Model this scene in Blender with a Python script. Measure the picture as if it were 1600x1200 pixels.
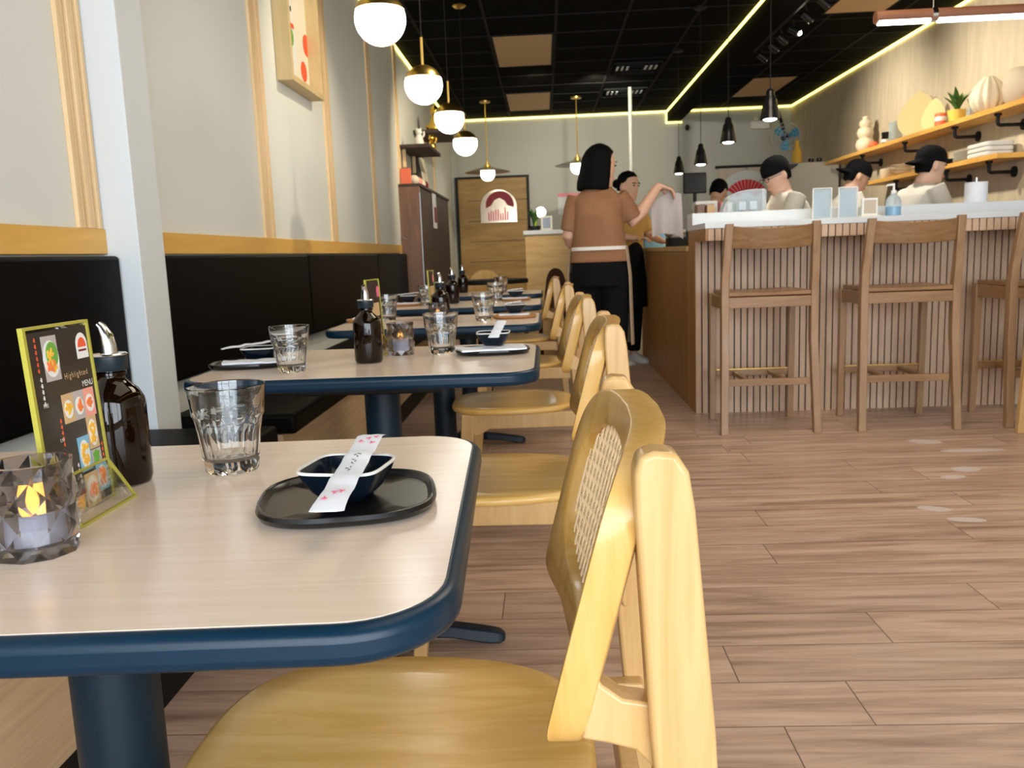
import bpy, bmesh, math, random
from math import sin, cos, pi, radians
from mathutils import Vector, Matrix
random.seed(7)
S = bpy.context.scene
C = S.collection
for o in list(bpy.data.objects): bpy.data.objects.remove(o)

# ------------------------------------------------------------------ camera
PITCH, YAW, ROLL, FPX = 0.1522149, -0.0440820, -0.0384882, 1323.426
f = Vector((sin(YAW)*cos(PITCH), cos(YAW)*cos(PITCH), -sin(PITCH)))
rt = Vector((cos(YAW), -sin(YAW), 0)); up = rt.cross(f)
r2 = rt*cos(ROLL) + up*sin(ROLL); u2 = -rt*sin(ROLL) + up*cos(ROLL)
cam = bpy.data.cameras.new('camera'); cam_o = bpy.data.objects.new('camera', cam); C.objects.link(cam_o)
m3 = Matrix((r2, u2, -f)).transposed()
cam_o.matrix_world = Matrix.Translation((0, 0, 1.0)) @ m3.to_4x4()
cam.sensor_width = 36; cam.lens = FPX/1600*36; cam.clip_start = 0.02; cam.clip_end = 200
cam.dof.use_dof = True; cam.dof.focus_distance = 1.0; cam.dof.aperture_fstop = 15.0
S.camera = cam_o

# ------------------------------------------------------------------ world, daylight, exposure
w = bpy.data.worlds.new('world'); S.world = w; w.use_nodes = True
bg = w.node_tree.nodes['Background']; bg.inputs[0].default_value = (0.78, 0.88, 1.0, 1); bg.inputs[1].default_value = 1.5
S.view_settings.view_transform = 'Standard'; S.view_settings.look = 'None'
S.view_settings.exposure = 0.55; S.view_settings.gamma = 1.0; S.view_settings.use_curve_mapping = False

def light(name, kind, loc, energy, color=(1, 1, 1), size=None, size_y=None, target=None, spot=None, blend=0.5):
    L = bpy.data.lights.new(name, kind); L.energy = energy; L.color = color
    if kind == 'AREA':
        L.shape = 'RECTANGLE'; L.size = size; L.size_y = size_y or size
    elif size is not None: L.shadow_soft_size = size
    if spot: L.spot_size = radians(spot); L.spot_blend = blend
    o = bpy.data.objects.new(name, L); C.objects.link(o); o.location = loc
    if target: o.rotation_euler = (Vector(target)-Vector(loc)).to_track_quat('-Z', 'Y').to_euler()
    return o
# daylight entering through the storefront windows behind the camera
light('daylight', 'AREA', (1.1, -2.75, 1.6), 235, (0.87, 0.94, 1.0), 4.6, 2.5, (1.1, 5, 1.0))
# added warm fill under the dining aisle ceiling, without fixtures
light('ceiling_warm_fill', 'AREA', (.6, 1.2, 2.93), 12, (1, .84, .64), 1.2, 2.4, (.6, 1.2, 0))
light('ceiling_warm_fill', 'AREA', (1.2, 3.6, 2.93), 26, (1, .84, .64), 1.0, 1.6, (1.2, 3.6, 0))

# ------------------------------------------------------------------ materials
MT = {}
def mat(name, color, rough=0.5, metal=0.0, spec=0.5, emit=None, es=0, trans=0, ior=1.45, alpha=1, coat=0, sheen=0):
    m = bpy.data.materials.new(name); m.use_nodes = True
    b = m.node_tree.nodes['Principled BSDF']
    b.inputs['Base Color'].default_value = (*color, 1); b.inputs['Roughness'].default_value = rough
    b.inputs['Metallic'].default_value = metal; b.inputs['Specular IOR Level'].default_value = spec
    b.inputs['Transmission Weight'].default_value = trans; b.inputs['IOR'].default_value = ior
    b.inputs['Coat Weight'].default_value = coat; b.inputs['Coat Roughness'].default_value = 0.1
    b.inputs['Alpha'].default_value = alpha
    if emit: b.inputs['Emission Color'].default_value = (*emit, 1); b.inputs['Emission Strength'].default_value = es
    MT[name] = m; return m
def nd(m, t, **k):
    n = m.node_tree.nodes.new(t)
    for a, v in k.items(): setattr(n, a, v)
    return n
def lk(m, a, b): m.node_tree.links.new(a, b)
def ramp(m, fac, stops):
    r = nd(m, 'ShaderNodeValToRGB'); e = r.color_ramp.elements
    e[0].position, e[0].color = stops[0][0], (*stops[0][1], 1)
    e[1].position, e[1].color = stops[-1][0], (*stops[-1][1], 1)
    for p, c in stops[1:-1]:
        x = e.new(p); x.color = (*c, 1)
    lk(m, fac, r.inputs[0]); return r
def coords(m, scale, coord='Object', rot=(0, 0, 0)):
    tc = nd(m, 'ShaderNodeTexCoord'); mp = nd(m, 'ShaderNodeMapping')
    mp.inputs['Scale'].default_value = scale; mp.inputs['Rotation'].default_value = rot
    lk(m, tc.outputs[coord], mp.inputs[0]); return mp
def bump(m, fac, strength=0.1, dist=0.002):
    b = nd(m, 'ShaderNodeBump'); b.inputs['Strength'].default_value = strength; b.inputs['Distance'].default_value = dist
    lk(m, fac, b.inputs['Height']); lk(m, b.outputs[0], m.node_tree.nodes['Principled BSDF'].inputs['Normal'])
def wood(name, c1, c2, c3=None, grain=(1, 14, 14), scale=3.0, rough=0.4, contrast=(0.35, 0.65), bmp=0.06, coat=0.0, coord='Object'):
    m = mat(name, c1, rough, coat=coat); b = m.node_tree.nodes['Principled BSDF']
    mp = coords(m, grain, coord)
    n = nd(m, 'ShaderNodeTexNoise'); n.inputs['Scale'].default_value = scale; n.inputs['Detail'].default_value = 6
    n.inputs['Roughness'].default_value = 0.6; n.inputs['Distortion'].default_value = 0.8
    lk(m, mp.outputs[0], n.inputs[0])
    st = [(contrast[0], c1), (contrast[1], c2)]
    if c3: st = [(contrast[0], c1), ((contrast[0]+contrast[1])/2, c3), (contrast[1], c2)]
    r = ramp(m, n.outputs[0], st); lk(m, r.outputs[0], b.inputs['Base Color'])
    bump(m, n.outputs[0], bmp); return m
def mottled(name, c1, c2, scale=4, rough=0.5, stretch=(1, 1, 1), bmp=0.0, **k):
    m = mat(name, c1, rough, **k); b = m.node_tree.nodes['Principled BSDF']
    mp = coords(m, stretch); n = nd(m, 'ShaderNodeTexNoise'); n.inputs['Scale'].default_value = scale; n.inputs['Detail'].default_value = 5
    lk(m, mp.outputs[0], n.inputs[0]); r = ramp(m, n.outputs[0], [(0.3, c1), (0.7, c2)])
    lk(m, r.outputs[0], b.inputs['Base Color'])
    if bmp: bump(m, n.outputs[0], bmp)
    return m

wood('chair_wood_x', (0.76, 0.49, 0.17), (0.66, 0.385, 0.09), (0.72, 0.44, 0.13), (2.0, 16, 16), 2.2, 0.33, coat=0.25)
wood('chair_wood_z', (0.66, 0.405, 0.13), (0.56, 0.31, 0.07), (0.61, 0.36, 0.10), (16, 16, 1.5), 2.2, 0.33, coat=0.25)
wood('chair_wood_pale', (0.62, 0.395, 0.17), (0.53, 0.315, 0.11), (0.58, 0.355, 0.14), (16, 16, 1.5), 2.2, 0.35, coat=0.2)
wood('stool_wood_z', (0.36, 0.215, 0.115), (0.27, 0.155, 0.075), None, (14, 14, 1.2), 2.5, 0.4, coat=0.2)
wood('stool_wood_x', (0.32, 0.175, 0.08), (0.23, 0.12, 0.048), None, (1.2, 14, 14), 2.5, 0.4, coat=0.2)
wood('table_laminate', (0.80, 0.67, 0.56), (0.70, 0.56, 0.45), (0.75, 0.615, 0.505), (1.5, 60, 10), 1.6, 0.20, (0.25, 0.75), 0.008)
wood('ply_band', (0.80, 0.48, 0.12), (0.70, 0.40, 0.085), None, (10, 1.0, 10), 1.6, 0.45)
wood('bench_fascia', (0.62, 0.46, 0.28), (0.50, 0.36, 0.21), None, (20, 1.0, 20), 2.4, 0.5)
wood('trim_wood', (0.84, 0.62, 0.36), (0.76, 0.53, 0.28), None, (20, 20, 1), 2, 0.5)
wood('slat_oak', (0.62, 0.44, 0.31), (0.47, 0.31, 0.21), (0.55, 0.38, 0.26), (9, 9, 1.2), 2.2, 0.5, (0.3, 0.7))
wood('counter_side', (0.42, 0.205, 0.065), (0.32, 0.145, 0.04), None, (8, 8, 1.0), 2.0, 0.4)
wood('plank_door', (0.36, 0.22, 0.065), (0.25, 0.14, 0.035), (0.31, 0.185, 0.05), (1.2, 6, 7), 1.6, 0.5, (0.3, 0.7))
wood('host_desk_wood', (0.64, 0.43, 0.18), (0.52, 0.33, 0.12), None, (1.2, 8, 8), 1.6, 0.45)
wood('dark_cabinet', (0.060, 0.032, 0.018), (0.035, 0.019, 0.011), None, (8, 1, 8), 2, 0.6)
wood('red_cabinet', (0.22, 0.105, 0.05), (0.15, 0.07, 0.035), None, (8, 8, 1), 2, 0.35)
wood('shelf_wood', (0.74, 0.42, 0.10), (0.60, 0.31, 0.06), None, (8, 1.2, 8), 2, 0.4)
wood('shadowbox_wood', (0.66, 0.50, 0.26), (0.57, 0.42, 0.20), None, (8, 8, 1), 2, 0.5)
wood('lamp_wood', (0.26, 0.11, 0.06), (0.20, 0.08, 0.04), None, (1, 8, 8), 2, 0.5)
mottled('black_vinyl', (0.003, 0.003, 0.003), (0.004, 0.0035, 0.003), 30, 0.42, bmp=0.03, spec=.06)
mat('table_edge', (0.002, 0.019, 0.040), 0.34, spec=.35)  # black rim; the blue of reflected daylight is tinted into its base colour
mat('pedestal_metal', (0.003, 0.013, 0.024), 0.42, spec=.35)
mat('black_matte', (0.006, 0.006, 0.006), 0.55, spec=.3)
mat('black_gloss', (0.010, 0.010, 0.011), 0.22)
mat('black_ceramic', (0.006, 0.006, 0.006), 0.26, spec=.5)
mat('bowl_glaze', (0.003, 0.007, 0.014), 0.18, spec=.4)
mat('bowl_rim', (0.72, 0.70, 0.66), 0.3)
mat('wood_tray', (0.42, 0.20, 0.07), 0.4)
mottled('paper_white', (0.78, 0.80, 0.86), (0.70, 0.73, 0.80), 14, 0.75, bmp=0.15)
mat('petal_pink', (0.80, 0.16, 0.26), 0.7)
mat('ink_black', (0.02, 0.02, 0.02), 0.6)
mottled('wall_paint', (0.70, 0.72, 0.69), (0.73, 0.75, 0.72), 2, 0.65)
mat('pillar_paint', (0.68, 0.72, 0.74), 0.6)
mottled('back_wall_paint', (0.42, 0.42, 0.37), (0.45, 0.45, 0.40), 2, 0.65)
mottled('wallpaper', (0.56, 0.49, 0.38), (0.45, 0.39, 0.30), 5, 0.7, (3, 3, 0.5), 0.1)
mat('ceiling_black', (0.006, 0.006, 0.005), 0.95, spec=.05)
mat('ceiling_grid', (0.020, 0.020, 0.020), 0.8, spec=.1)
mat('troffer', (0.62, 0.44, 0.25), 0.7)
mat('floor_mark', (0.62, 0.52, 0.48), 0.6)
mat('brass', (0.80, 0.55, 0.16), 0.3, metal=1)
mat('steel', (0.75, 0.77, 0.80), 0.18, metal=1)
mat('aluminium', (0.55, 0.58, 0.62), 0.4, metal=0.8)
mat('globe_glass', (1, 1, 1), 0.4, emit=(1.0, 0.97, 0.90), es=7.0)
mat('cone_inside', (1, 1, 1), 0.4, emit=(1.0, 0.98, 0.95), es=8.0)
mat('led_strip', (1, 0.9, 0.4), 0.4, emit=(1.0, 0.84, 0.18), es=3.2)
mat('led_tube', (1, 1, 1), 0.4, emit=(1.0, 0.98, 0.98), es=8.0)
mat('spot_bulb', (1, 1, 1), 0.4, emit=(1.0, 0.92, 0.75), es=60.0)
mat('clear_glass', (0.97, 0.99, 1.0), 0.0, trans=1, ior=1.48)
mat('smoke_glass', (0.62, 0.60, 0.62), 0.02, trans=1, ior=1.5)
mat('amber_glass', (0.006, 0.002, 0.0007), 0.04, spec=0.5)
mat('soy', (0.006, 0.004, 0.004), 0.04, spec=0.6, coat=1.0)
mat('navy_cap', (0.008, 0.018, 0.026), 0.35)
mat('acrylic', (0.97, 0.97, 0.93), 0.02, trans=1, ior=1.15)
mat('acrylic_edge', (0.42, 0.38, 0.06), 0.25)
def leak(name, f_):
    m = MT[name]; nt = m.node_tree; b = nt.nodes['Principled BSDF']; tr = nd(m, 'ShaderNodeBsdfTransparent'); tr.inputs[0].default_value = b.inputs['Base Color'].default_value
    ms = nd(m, 'ShaderNodeMixShader'); ms.inputs[0].default_value = f_; lk(m, b.outputs[0], ms.inputs[1]); lk(m, tr.outputs[0], ms.inputs[2]); lk(m, ms.outputs[0], nt.nodes['Material Output'].inputs['Surface'])
leak('smoke_glass', .10); leak('acrylic', .4)
mat('candle_wax', (0.78, 0.84, 0.95), 0.5)
mat('flame', (1, 0.5, 0.1), 0.5, emit=(1.0, 0.40, 0.07), es=2.4)
mat('quartz_white', (0.62, 0.65, 0.67), 0.3)
mat('cane', (0.88, 0.70, 0.44), 0.55)
mat('skin', (0.62, 0.36, 0.25), 0.5)
mat('skin_pale', (0.66, 0.42, 0.31), 0.5)
mat('hair', (0.002, 0.002, 0.002), 0.75, spec=.12)
mottled('brown_cotton', (0.29, 0.14, 0.068), (0.24, 0.11, 0.05), 9, 0.85)
mat('black_cloth', (0.005, 0.005, 0.006), 0.9, spec=.15)
mottled('white_cotton', (0.66, 0.62, 0.55), (0.60, 0.56, 0.49), 9, 0.85)
mat('ochre_cloth', (0.50, 0.30, 0.08), 0.85)
mat('grey_cloth', (0.46, 0.41, 0.39), 0.9)
mat('tan_apron', (0.42, 0.31, 0.21), 0.9)
mat('ribbon_white', (0.75, 0.72, 0.68), 0.8)
mat('white_shoe', (0.6, 0.6, 0.6), 0.6)
mat('plant_green', (0.05, 0.14, 0.03), 0.5)
mat('lime_green', (0.30, 0.48, 0.05), 0.5)
mat('dark_leaf', (0.012, 0.03, 0.014), 0.4)
mat('cream_ceramic', (0.72, 0.62, 0.48), 0.5)
mat('white_ceramic', (0.72, 0.70, 0.64), 0.4)
mat('dried_leaf', (0.74, 0.62, 0.32), 0.7)
mat('red_plastic', (0.62, 0.06, 0.04), 0.5)
mat('orange_red', (0.80, 0.16, 0.07), 0.5)
mat('yellow_pot', (0.78, 0.55, 0.12), 0.4)
mat('gold', (0.85, 0.55, 0.10), 0.25, metal=1)
mat('blue_liquid', (0.02, 0.42, 0.75), 0.1, trans=0.3)
mat('pale_blue', (0.22, 0.48, 0.70), 0.4)
mat('clear_plastic', (0.80, 0.90, 0.97), 0.08, trans=0.75, ior=1.12)
mat('curtain', (0.52, 0.44, 0.35), 0.8)
mat('pale_disc', (0.60, 0.62, 0.62), 0.7)
mat('fan_red', (0.62, 0.02, 0.03), 0.6)
mat('fridge_white', (0.60, 0.56, 0.48), 0.5)
mat('maroon', (0.20, 0.01, 0.02), 0.6)
mat('mirror_pane', (0.55, 0.45, 0.33), 0.15, metal=0.6)
mat('menu_black', (0.022, 0.020, 0.017), 0.25, coat=0.5)
mat('menu_white', (0.80, 0.80, 0.78), 0.5)
mat('salmon', (0.85, 0.22, 0.07), 0.5)
mat('food_yellow', (0.88, 0.50, 0.06), 0.5)
mat('food_green', (0.16, 0.40, 0.06), 0.5)
mat('food_pink', (0.85, 0.35, 0.28), 0.5)
mat('food_tan', (0.62, 0.42, 0.22), 0.5)
mat('art_paper', (0.82, 0.76, 0.62), 0.7)
mat('art_red', (0.80, 0.11, 0.04), 0.7)
mat('fan_blue_tint', (0.03, 0.35, 0.55), 0.3)  # blue light on the fan, put into the blade colour
mat('box_tan', (0.62, 0.50, 0.36), 0.6)
mat('pink_paper', (0.70, 0.24, 0.28), 0.6)
mat('grey_panel', (0.50, 0.50, 0.47), 0.6)
m = mat('window_glass', (1, 1, 1), 0.0); nt = m.node_tree; nt.nodes.remove(nt.nodes['Principled BSDF'])
tr = nd(m, 'ShaderNodeBsdfTransparent'); gl = nd(m, 'ShaderNodeBsdfGlossy'); gl.inputs['Roughness'].default_value = 0; ms = nd(m, 'ShaderNodeMixShader'); ms.inputs[0].default_value = .06
lk(m, tr.outputs[0], ms.inputs[1]); lk(m, gl.outputs[0], ms.inputs[2]); lk(m, ms.outputs[0], nt.nodes['Material Output'].inputs['Surface'])
mat('brown_chair', (0.05, 0.018, 0.012), 0.4)

# floor: planks running across the room
m = mat('floor_planks', (0.3, 0.2, 0.15), 0.30); b = m.node_tree.nodes['Principled BSDF']
mp = coords(m, (1, 1, 1)); br = nd(m, 'ShaderNodeTexBrick'); br.offset = 0.0; br.offset_frequency = 1
br.inputs['Scale'].default_value = 1; br.inputs['Brick Width'].default_value = 1.35; br.inputs['Row Height'].default_value = 0.185
br.inputs['Mortar Size'].default_value = 0.0016; br.inputs['Mortar Smooth'].default_value = 0.3; br.inputs['Bias'].default_value = 0
br.inputs['Color1'].default_value = (0.0, 0.0, 0.0, 1); br.inputs['Color2'].default_value = (1, 1, 1, 1); br.inputs['Mortar'].default_value = (0.5, 0.5, 0.5, 1)
sx = nd(m, 'ShaderNodeSeparateXYZ'); lk(m, mp.outputs[0], sx.inputs[0])
dv = nd(m, 'ShaderNodeMath', operation='DIVIDE'); dv.inputs[1].default_value = .185; lk(m, sx.outputs[1], dv.inputs[0])
fl = nd(m, 'ShaderNodeMath', operation='FLOOR'); lk(m, dv.outputs[0], fl.inputs[0])
wn = nd(m, 'ShaderNodeTexWhiteNoise', noise_dimensions='1D'); lk(m, fl.outputs[0], wn.inputs['W'])
ad = nd(m, 'ShaderNodeMath', operation='MULTIPLY_ADD'); ad.inputs[1].default_value = 1.35; lk(m, wn.outputs['Value'], ad.inputs[0]); lk(m, sx.outputs[0], ad.inputs[2])
cx = nd(m, 'ShaderNodeCombineXYZ'); lk(m, ad.outputs[0], cx.inputs[0]); lk(m, sx.outputs[1], cx.inputs[1])
lk(m, cx.outputs[0], br.inputs[0])
# offset the grain by plank so that the figure breaks at the seams
cmb = nd(m, 'ShaderNodeVectorMath', operation='MULTIPLY_ADD'); cmb.inputs[1].default_value = (5.3, 0.0, 3.1)
lk(m, br.outputs['Color'], cmb.inputs[0]); lk(m, mp.outputs[0], cmb.inputs[2])
mp2 = nd(m, 'ShaderNodeMapping'); mp2.inputs['Scale'].default_value = (1.1, 13, 1); lk(m, cmb.outputs[0], mp2.inputs[0])
n1 = nd(m, 'ShaderNodeTexNoise'); n1.inputs['Scale'].default_value = 1.7; n1.inputs['Detail'].default_value = 8; n1.inputs['Roughness'].default_value = 0.62; n1.inputs['Distortion'].default_value = 0.6
lk(m, mp2.outputs[0], n1.inputs[0])
r1 = ramp(m, n1.outputs[0], [(0.24, (0.18, 0.115, 0.088)), (0.40, (0.40, 0.265, 0.200)), (0.54, (0.55, 0.385, 0.295)), (0.72, (0.68, 0.50, 0.40))])
mx = nd(m, 'ShaderNodeMix', data_type='RGBA', blend_type='MULTIPLY'); mx.inputs['Factor'].default_value = 0.35
r3 = ramp(m, br.outputs['Color'], [(0, (0.72, 0.70, 0.69)), (1, (1.1, 1.05, 1.0))])
lk(m, r1.outputs[0], mx.inputs['A']); lk(m, r3.outputs[0], mx.inputs['B'])
# dried footprints and scuffs
n2 = nd(m, 'ShaderNodeTexNoise'); n2.inputs['Scale'].default_value = 1.6; n2.inputs['Detail'].default_value = 7; n2.inputs['Roughness'].default_value = 0.7
lk(m, mp.outputs[0], n2.inputs[0]); r2_ = ramp(m, n2.outputs[0], [(0.56, (0, 0, 0)), (0.78, (0.30, 0.30, 0.30))])
mx2 = nd(m, 'ShaderNodeMix', data_type='RGBA'); mx2.inputs['B'].default_value = (0.42, 0.36, 0.33, 1)
lk(m, r2_.outputs[0], mx2.inputs['Factor']); lk(m, mx.outputs['Result'], mx2.inputs['A'])
mx3 = nd(m, 'ShaderNodeMix', data_type='RGBA'); mx3.inputs['B'].default_value = (0.12, 0.08, 0.06, 1)
lk(m, br.outputs['Fac'], mx3.inputs['Factor']); lk(m, mx2.outputs['Result'], mx3.inputs['A'])
lk(m, mx3.outputs['Result'], b.inputs['Base Color'])
rr = ramp(m, n2.outputs[0], [(0.3, (0.27, 0.27, 0.27)), (0.8, (0.42, 0.42, 0.42))]); lk(m, rr.outputs[0], b.inputs['Roughness'])
bump(m, n1.outputs[0], 0.05)

# ------------------------------------------------------------------ mesh helper
class MB:
    def __init__(s): s.bm = bmesh.new()
    def face(s, vs):
        try: return s.bm.faces.new(vs)
        except ValueError: return None
    def V(s, p): return s.bm.verts.new(p)
    def box(s, x0, x1, y0, y1, z0, z1):
        v = [s.V(p) for p in ((x0,y0,z0),(x1,y0,z0),(x1,y1,z0),(x0,y1,z0),(x0,y0,z1),(x1,y0,z1),(x1,y1,z1),(x0,y1,z1))]
        for q in ((0,3,2,1),(4,5,6,7),(0,1,5,4),(1,2,6,5),(2,3,7,6),(3,0,4,7)): s.face([v[i] for i in q])
        return s
    def loft(s, rings, close=True, caps=True):
        R = [[s.V(p) for p in r] for r in rings]; n = len(R[0])
        for a, b in zip(R[:-1], R[1:]):
            for i in range(n if close else n-1):
                j = (i+1) % n; s.face([a[i], a[j], b[j], b[i]])
        if caps and close:
            s.face(list(reversed(R[0]))); s.face(R[-1])
        return s
    def bar(s, p, q, w0, d0, w1=None, d1=None, side=(1, 0, 0)):
        """tapered rectangular bar; w measured along side, d across it"""
        p, q = Vector(p), Vector(q); ax = (q-p).normalized(); sd = Vector(side); sd = (sd-ax*sd.dot(ax)).normalized(); ot = ax.cross(sd)
        w1 = w0 if w1 is None else w1; d1 = d0 if d1 is None else d1
        rr = []
        for c, w_, d in ((p, w0, d0), (q, w1, d1)):
            rr.append([c+sd*a*w_/2+ot*b_*d/2 for a, b_ in ((-1,-1),(1,-1),(1,1),(-1,1))])
        return s.loft(rr)
    def tube(s, pts, r, seg=10, caps=True, flat=1.0, side=None):
        pts = [Vector(p) for p in pts]; n = len(pts); rs = r if isinstance(r, (list, tuple)) else [r]*n
        t0 = (pts[1]-pts[0]).normalized(); a = Vector(side) if side else (Vector((0,0,1)) if abs(t0.z) < 0.9 else Vector((1,0,0)))
        a = (a-t0*a.dot(t0)).normalized(); rings = []
        for i, p in enumerate(pts):
            t = (pts[min(i+1,n-1)]-pts[max(i-1,0)]).normalized(); a = (a-t*a.dot(t)).normalized(); b_ = t.cross(a)
            rings.append([p+a*cos(2*pi*k/seg)*rs[i]+b_*sin(2*pi*k/seg)*rs[i]*flat for k in range(seg)])
        return s.loft(rings, caps=caps)
    def lathe(s, prof, seg=24, c=(0,0,0), rf=None, caps=True):
        c = Vector(c); rings = []
        for i, (r, z) in enumerate(prof):
            rings.append([c+Vector((cos(2*pi*k/seg)*r*(rf(k/seg,i,r) if rf else 1), sin(2*pi*k/seg)*r*(rf(k/seg,i,r) if rf else 1), z)) for k in range(seg)])
        return s.loft(rings, caps=caps)
    def ball(s, c, r, u=16, v=10, rot=None):
        c = Vector(c); r = Vector(r) if not isinstance(r, (int, float)) else Vector((r,r,r)); M_ = rot or Matrix.Identity(3)
        rings = []
        for j in range(1, v):
            th = pi*j/v; rings.append([c+M_@Vector((r.x*sin(th)*cos(2*pi*k/u), r.y*sin(th)*sin(2*pi*k/u), -r.z*cos(th))) for k in range(u)])
        R = [[s.V(p) for p in ring] for ring in rings]
        for a, b_ in zip(R[:-1], R[1:]):
            for i in range(u): s.face([a[i], a[(i+1)%u], b_[(i+1)%u], b_[i]])
        lo = s.V(c+M_@Vector((0,0,-r.z))); hi = s.V(c+M_@Vector((0,0,r.z)))
        for i in range(u): s.face([lo, R[0][(i+1)%u], R[0][i]]); s.face([hi, R[-1][i], R[-1][(i+1)%u]])
        return s
    def prism(s, poly, h0, h1, fn=None):
        """poly in 2D, extruded h0..h1; fn maps (a,b,h) to 3D"""
        fn = fn or (lambda a, b_, h: (a, b_, h))
        return s.loft([[fn(a, b_, h0) for a, b_ in poly], [fn(a, b_, h1) for a, b_ in poly]])
    def build(s, name, mt, parent=None, loc=None, smooth=True, bev=0, bseg=2, angle=40, sub=0, remesh=0, sm=0, rot=None):
        bmesh.ops.recalc_face_normals(s.bm, faces=s.bm.faces)
        if smooth:
            lim = radians(angle)
            for fc in s.bm.faces: fc.smooth = True
            for e in s.bm.edges:
                if len(e.link_faces) != 2 or e.calc_face_angle(0) > lim: e.smooth = False
        me = bpy.data.meshes.new(name); s.bm.to_mesh(me); s.bm.free()
        me.materials.append(MT[mt] if isinstance(mt, str) else mt)
        o = bpy.data.objects.new(name, me); C.objects.link(o)
        if parent: o.parent = parent
        if loc: o.location = loc
        if rot: o.rotation_euler = rot
        if bev:
            md = o.modifiers.new('bevel', 'BEVEL'); md.width = bev; md.segments = bseg; md.limit_method = 'ANGLE'; md.angle_limit = radians(40)
            md.harden_normals = False
        if remesh:
            md = o.modifiers.new('remesh', 'REMESH'); md.mode = 'VOXEL'; md.voxel_size = remesh; md.use_smooth_shade = True
        if sm:
            md = o.modifiers.new('smooth', 'SMOOTH'); md.iterations = sm; md.factor = 0.6
        if sub:
            md = o.modifiers.new('subd', 'SUBSURF'); md.levels = sub; md.render_levels = sub
        return o
def rrect(w, d, r, n=6, cx=0, cy=0):
    pts = []
    for sx, sy, a0 in ((1,1,0),(-1,1,pi/2),(-1,-1,pi),(1,-1,1.5*pi)):
        for k in range(n+1):
            a = a0+pi/2*k/n; pts.append((cx+sx*(w/2-r)+r*cos(a), cy+sy*(d/2-r)+r*sin(a)))
    return pts
def thing(name, label, cat, loc=(0,0,0), rz=0, group=None):
    o = bpy.data.objects.new(name, None); C.objects.link(o); o.location = loc; o.rotation_euler = (0,0,rz); o.empty_display_size = 0.05
    o['label'] = label; o['category'] = cat
    if group: o['group'] = group
    return o
def tag(o, label, cat, group=None, kind=None):
    o['label'] = label; o['category'] = cat
    if group: o['group'] = group
    if kind: o['kind'] = kind
    return o
def struct(o): o['kind'] = 'structure'; return o
def dup(root, label, loc=None, rz=None, group=None):
    def cp(o, par):
        c = o.copy(); C.objects.link(c); c.parent = par
        for ch in [x for x in bpy.data.objects if x.parent == o and x is not c]: cp(ch, c)
        return c
    r = cp(root, None); r['label'] = label
    if loc is not None: r.location = loc
    if rz is not None: r.rotation_euler[2] = rz
    if group: r['group'] = group
    return r
def text_mesh(txt, size, fn, name, mt, parent=None, align='LEFT', space=1.0):
    cu = bpy.data.curves.new('t', 'FONT'); cu.body = txt; cu.size = size; cu.align_x = align; cu.space_character = space; cu.extrude = 0
    ob = bpy.data.objects.new('t', cu); C.objects.link(ob); bpy.context.view_layer.update()
    me = bpy.data.meshes.new_from_object(ob.evaluated_get(bpy.context.evaluated_depsgraph_get()))
    bpy.data.objects.remove(ob); me.name = name
    for v in me.vertices: v.co = fn(v.co.x, v.co.y)
    me.materials.clear(); me.materials.append(MT[mt]); o = bpy.data.objects.new(name, me); C.objects.link(o)
    if parent: o.parent = parent
    return o

# ================================================================== THE ROOM
WX, RX, FY, BY, CZ = -1.35, 3.642, -2.5, 12.9, 2.99
struct(MB().box(WX-.1, RX+.1, FY-.1, BY+.1, -.1, 0).build('floor', 'floor_planks', smooth=False))
for x, y, a, b_, r_ in ((1.423, 3.113, .060, .030, -.35), (1.475, 2.978, .065, .026, -.2), (1.69, 3.54, .055, .030, .15), (1.80, 3.66, .065, .040, .1), (1.858, 4.195, .075, .045, -.4), (1.99, 3.99, .15, .030, 0)):
    MB().prism([(a*cos(2*pi*k/24), b_*sin(2*pi*k/24)) for k in range(24)], 0.0002, .0006).build('dried_mark', 'floor_mark', bpy.data.objects['floor'], loc=(x, y, 0), rot=(0, 0, r_))
ceil = struct(MB().box(WX-.1, RX+.1, FY-.1, BY+.1, CZ, CZ+.1).build('ceiling', 'ceiling_black', smooth=False))
g = MB()
for k in range(8):
    x = -1.06+.61*k
    if not 1.75 < x < 2.1: g.box(x-.012, x+.012, FY, BY, CZ-.006, CZ+.001)
for k in range(25): g.box(WX, RX, -1.58+.61*k-.012, -1.58+.61*k+.012, CZ-.005, CZ+.001)
g.build('ceiling_grid', 'ceiling_grid', ceil, smooth=False)
struct(MB().box(WX-.1, WX, FY, BY, 0, CZ).build('wall_left', 'wall_paint', smooth=False))
struct(MB().box(RX, RX+.1, FY, BY, 0, CZ).build('wall_right', 'wallpaper', smooth=False))
struct(MB().box(WX-.1, RX+.1, BY, BY+.1, 0, CZ).build('wall_back', 'back_wall_paint', smooth=False))
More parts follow.
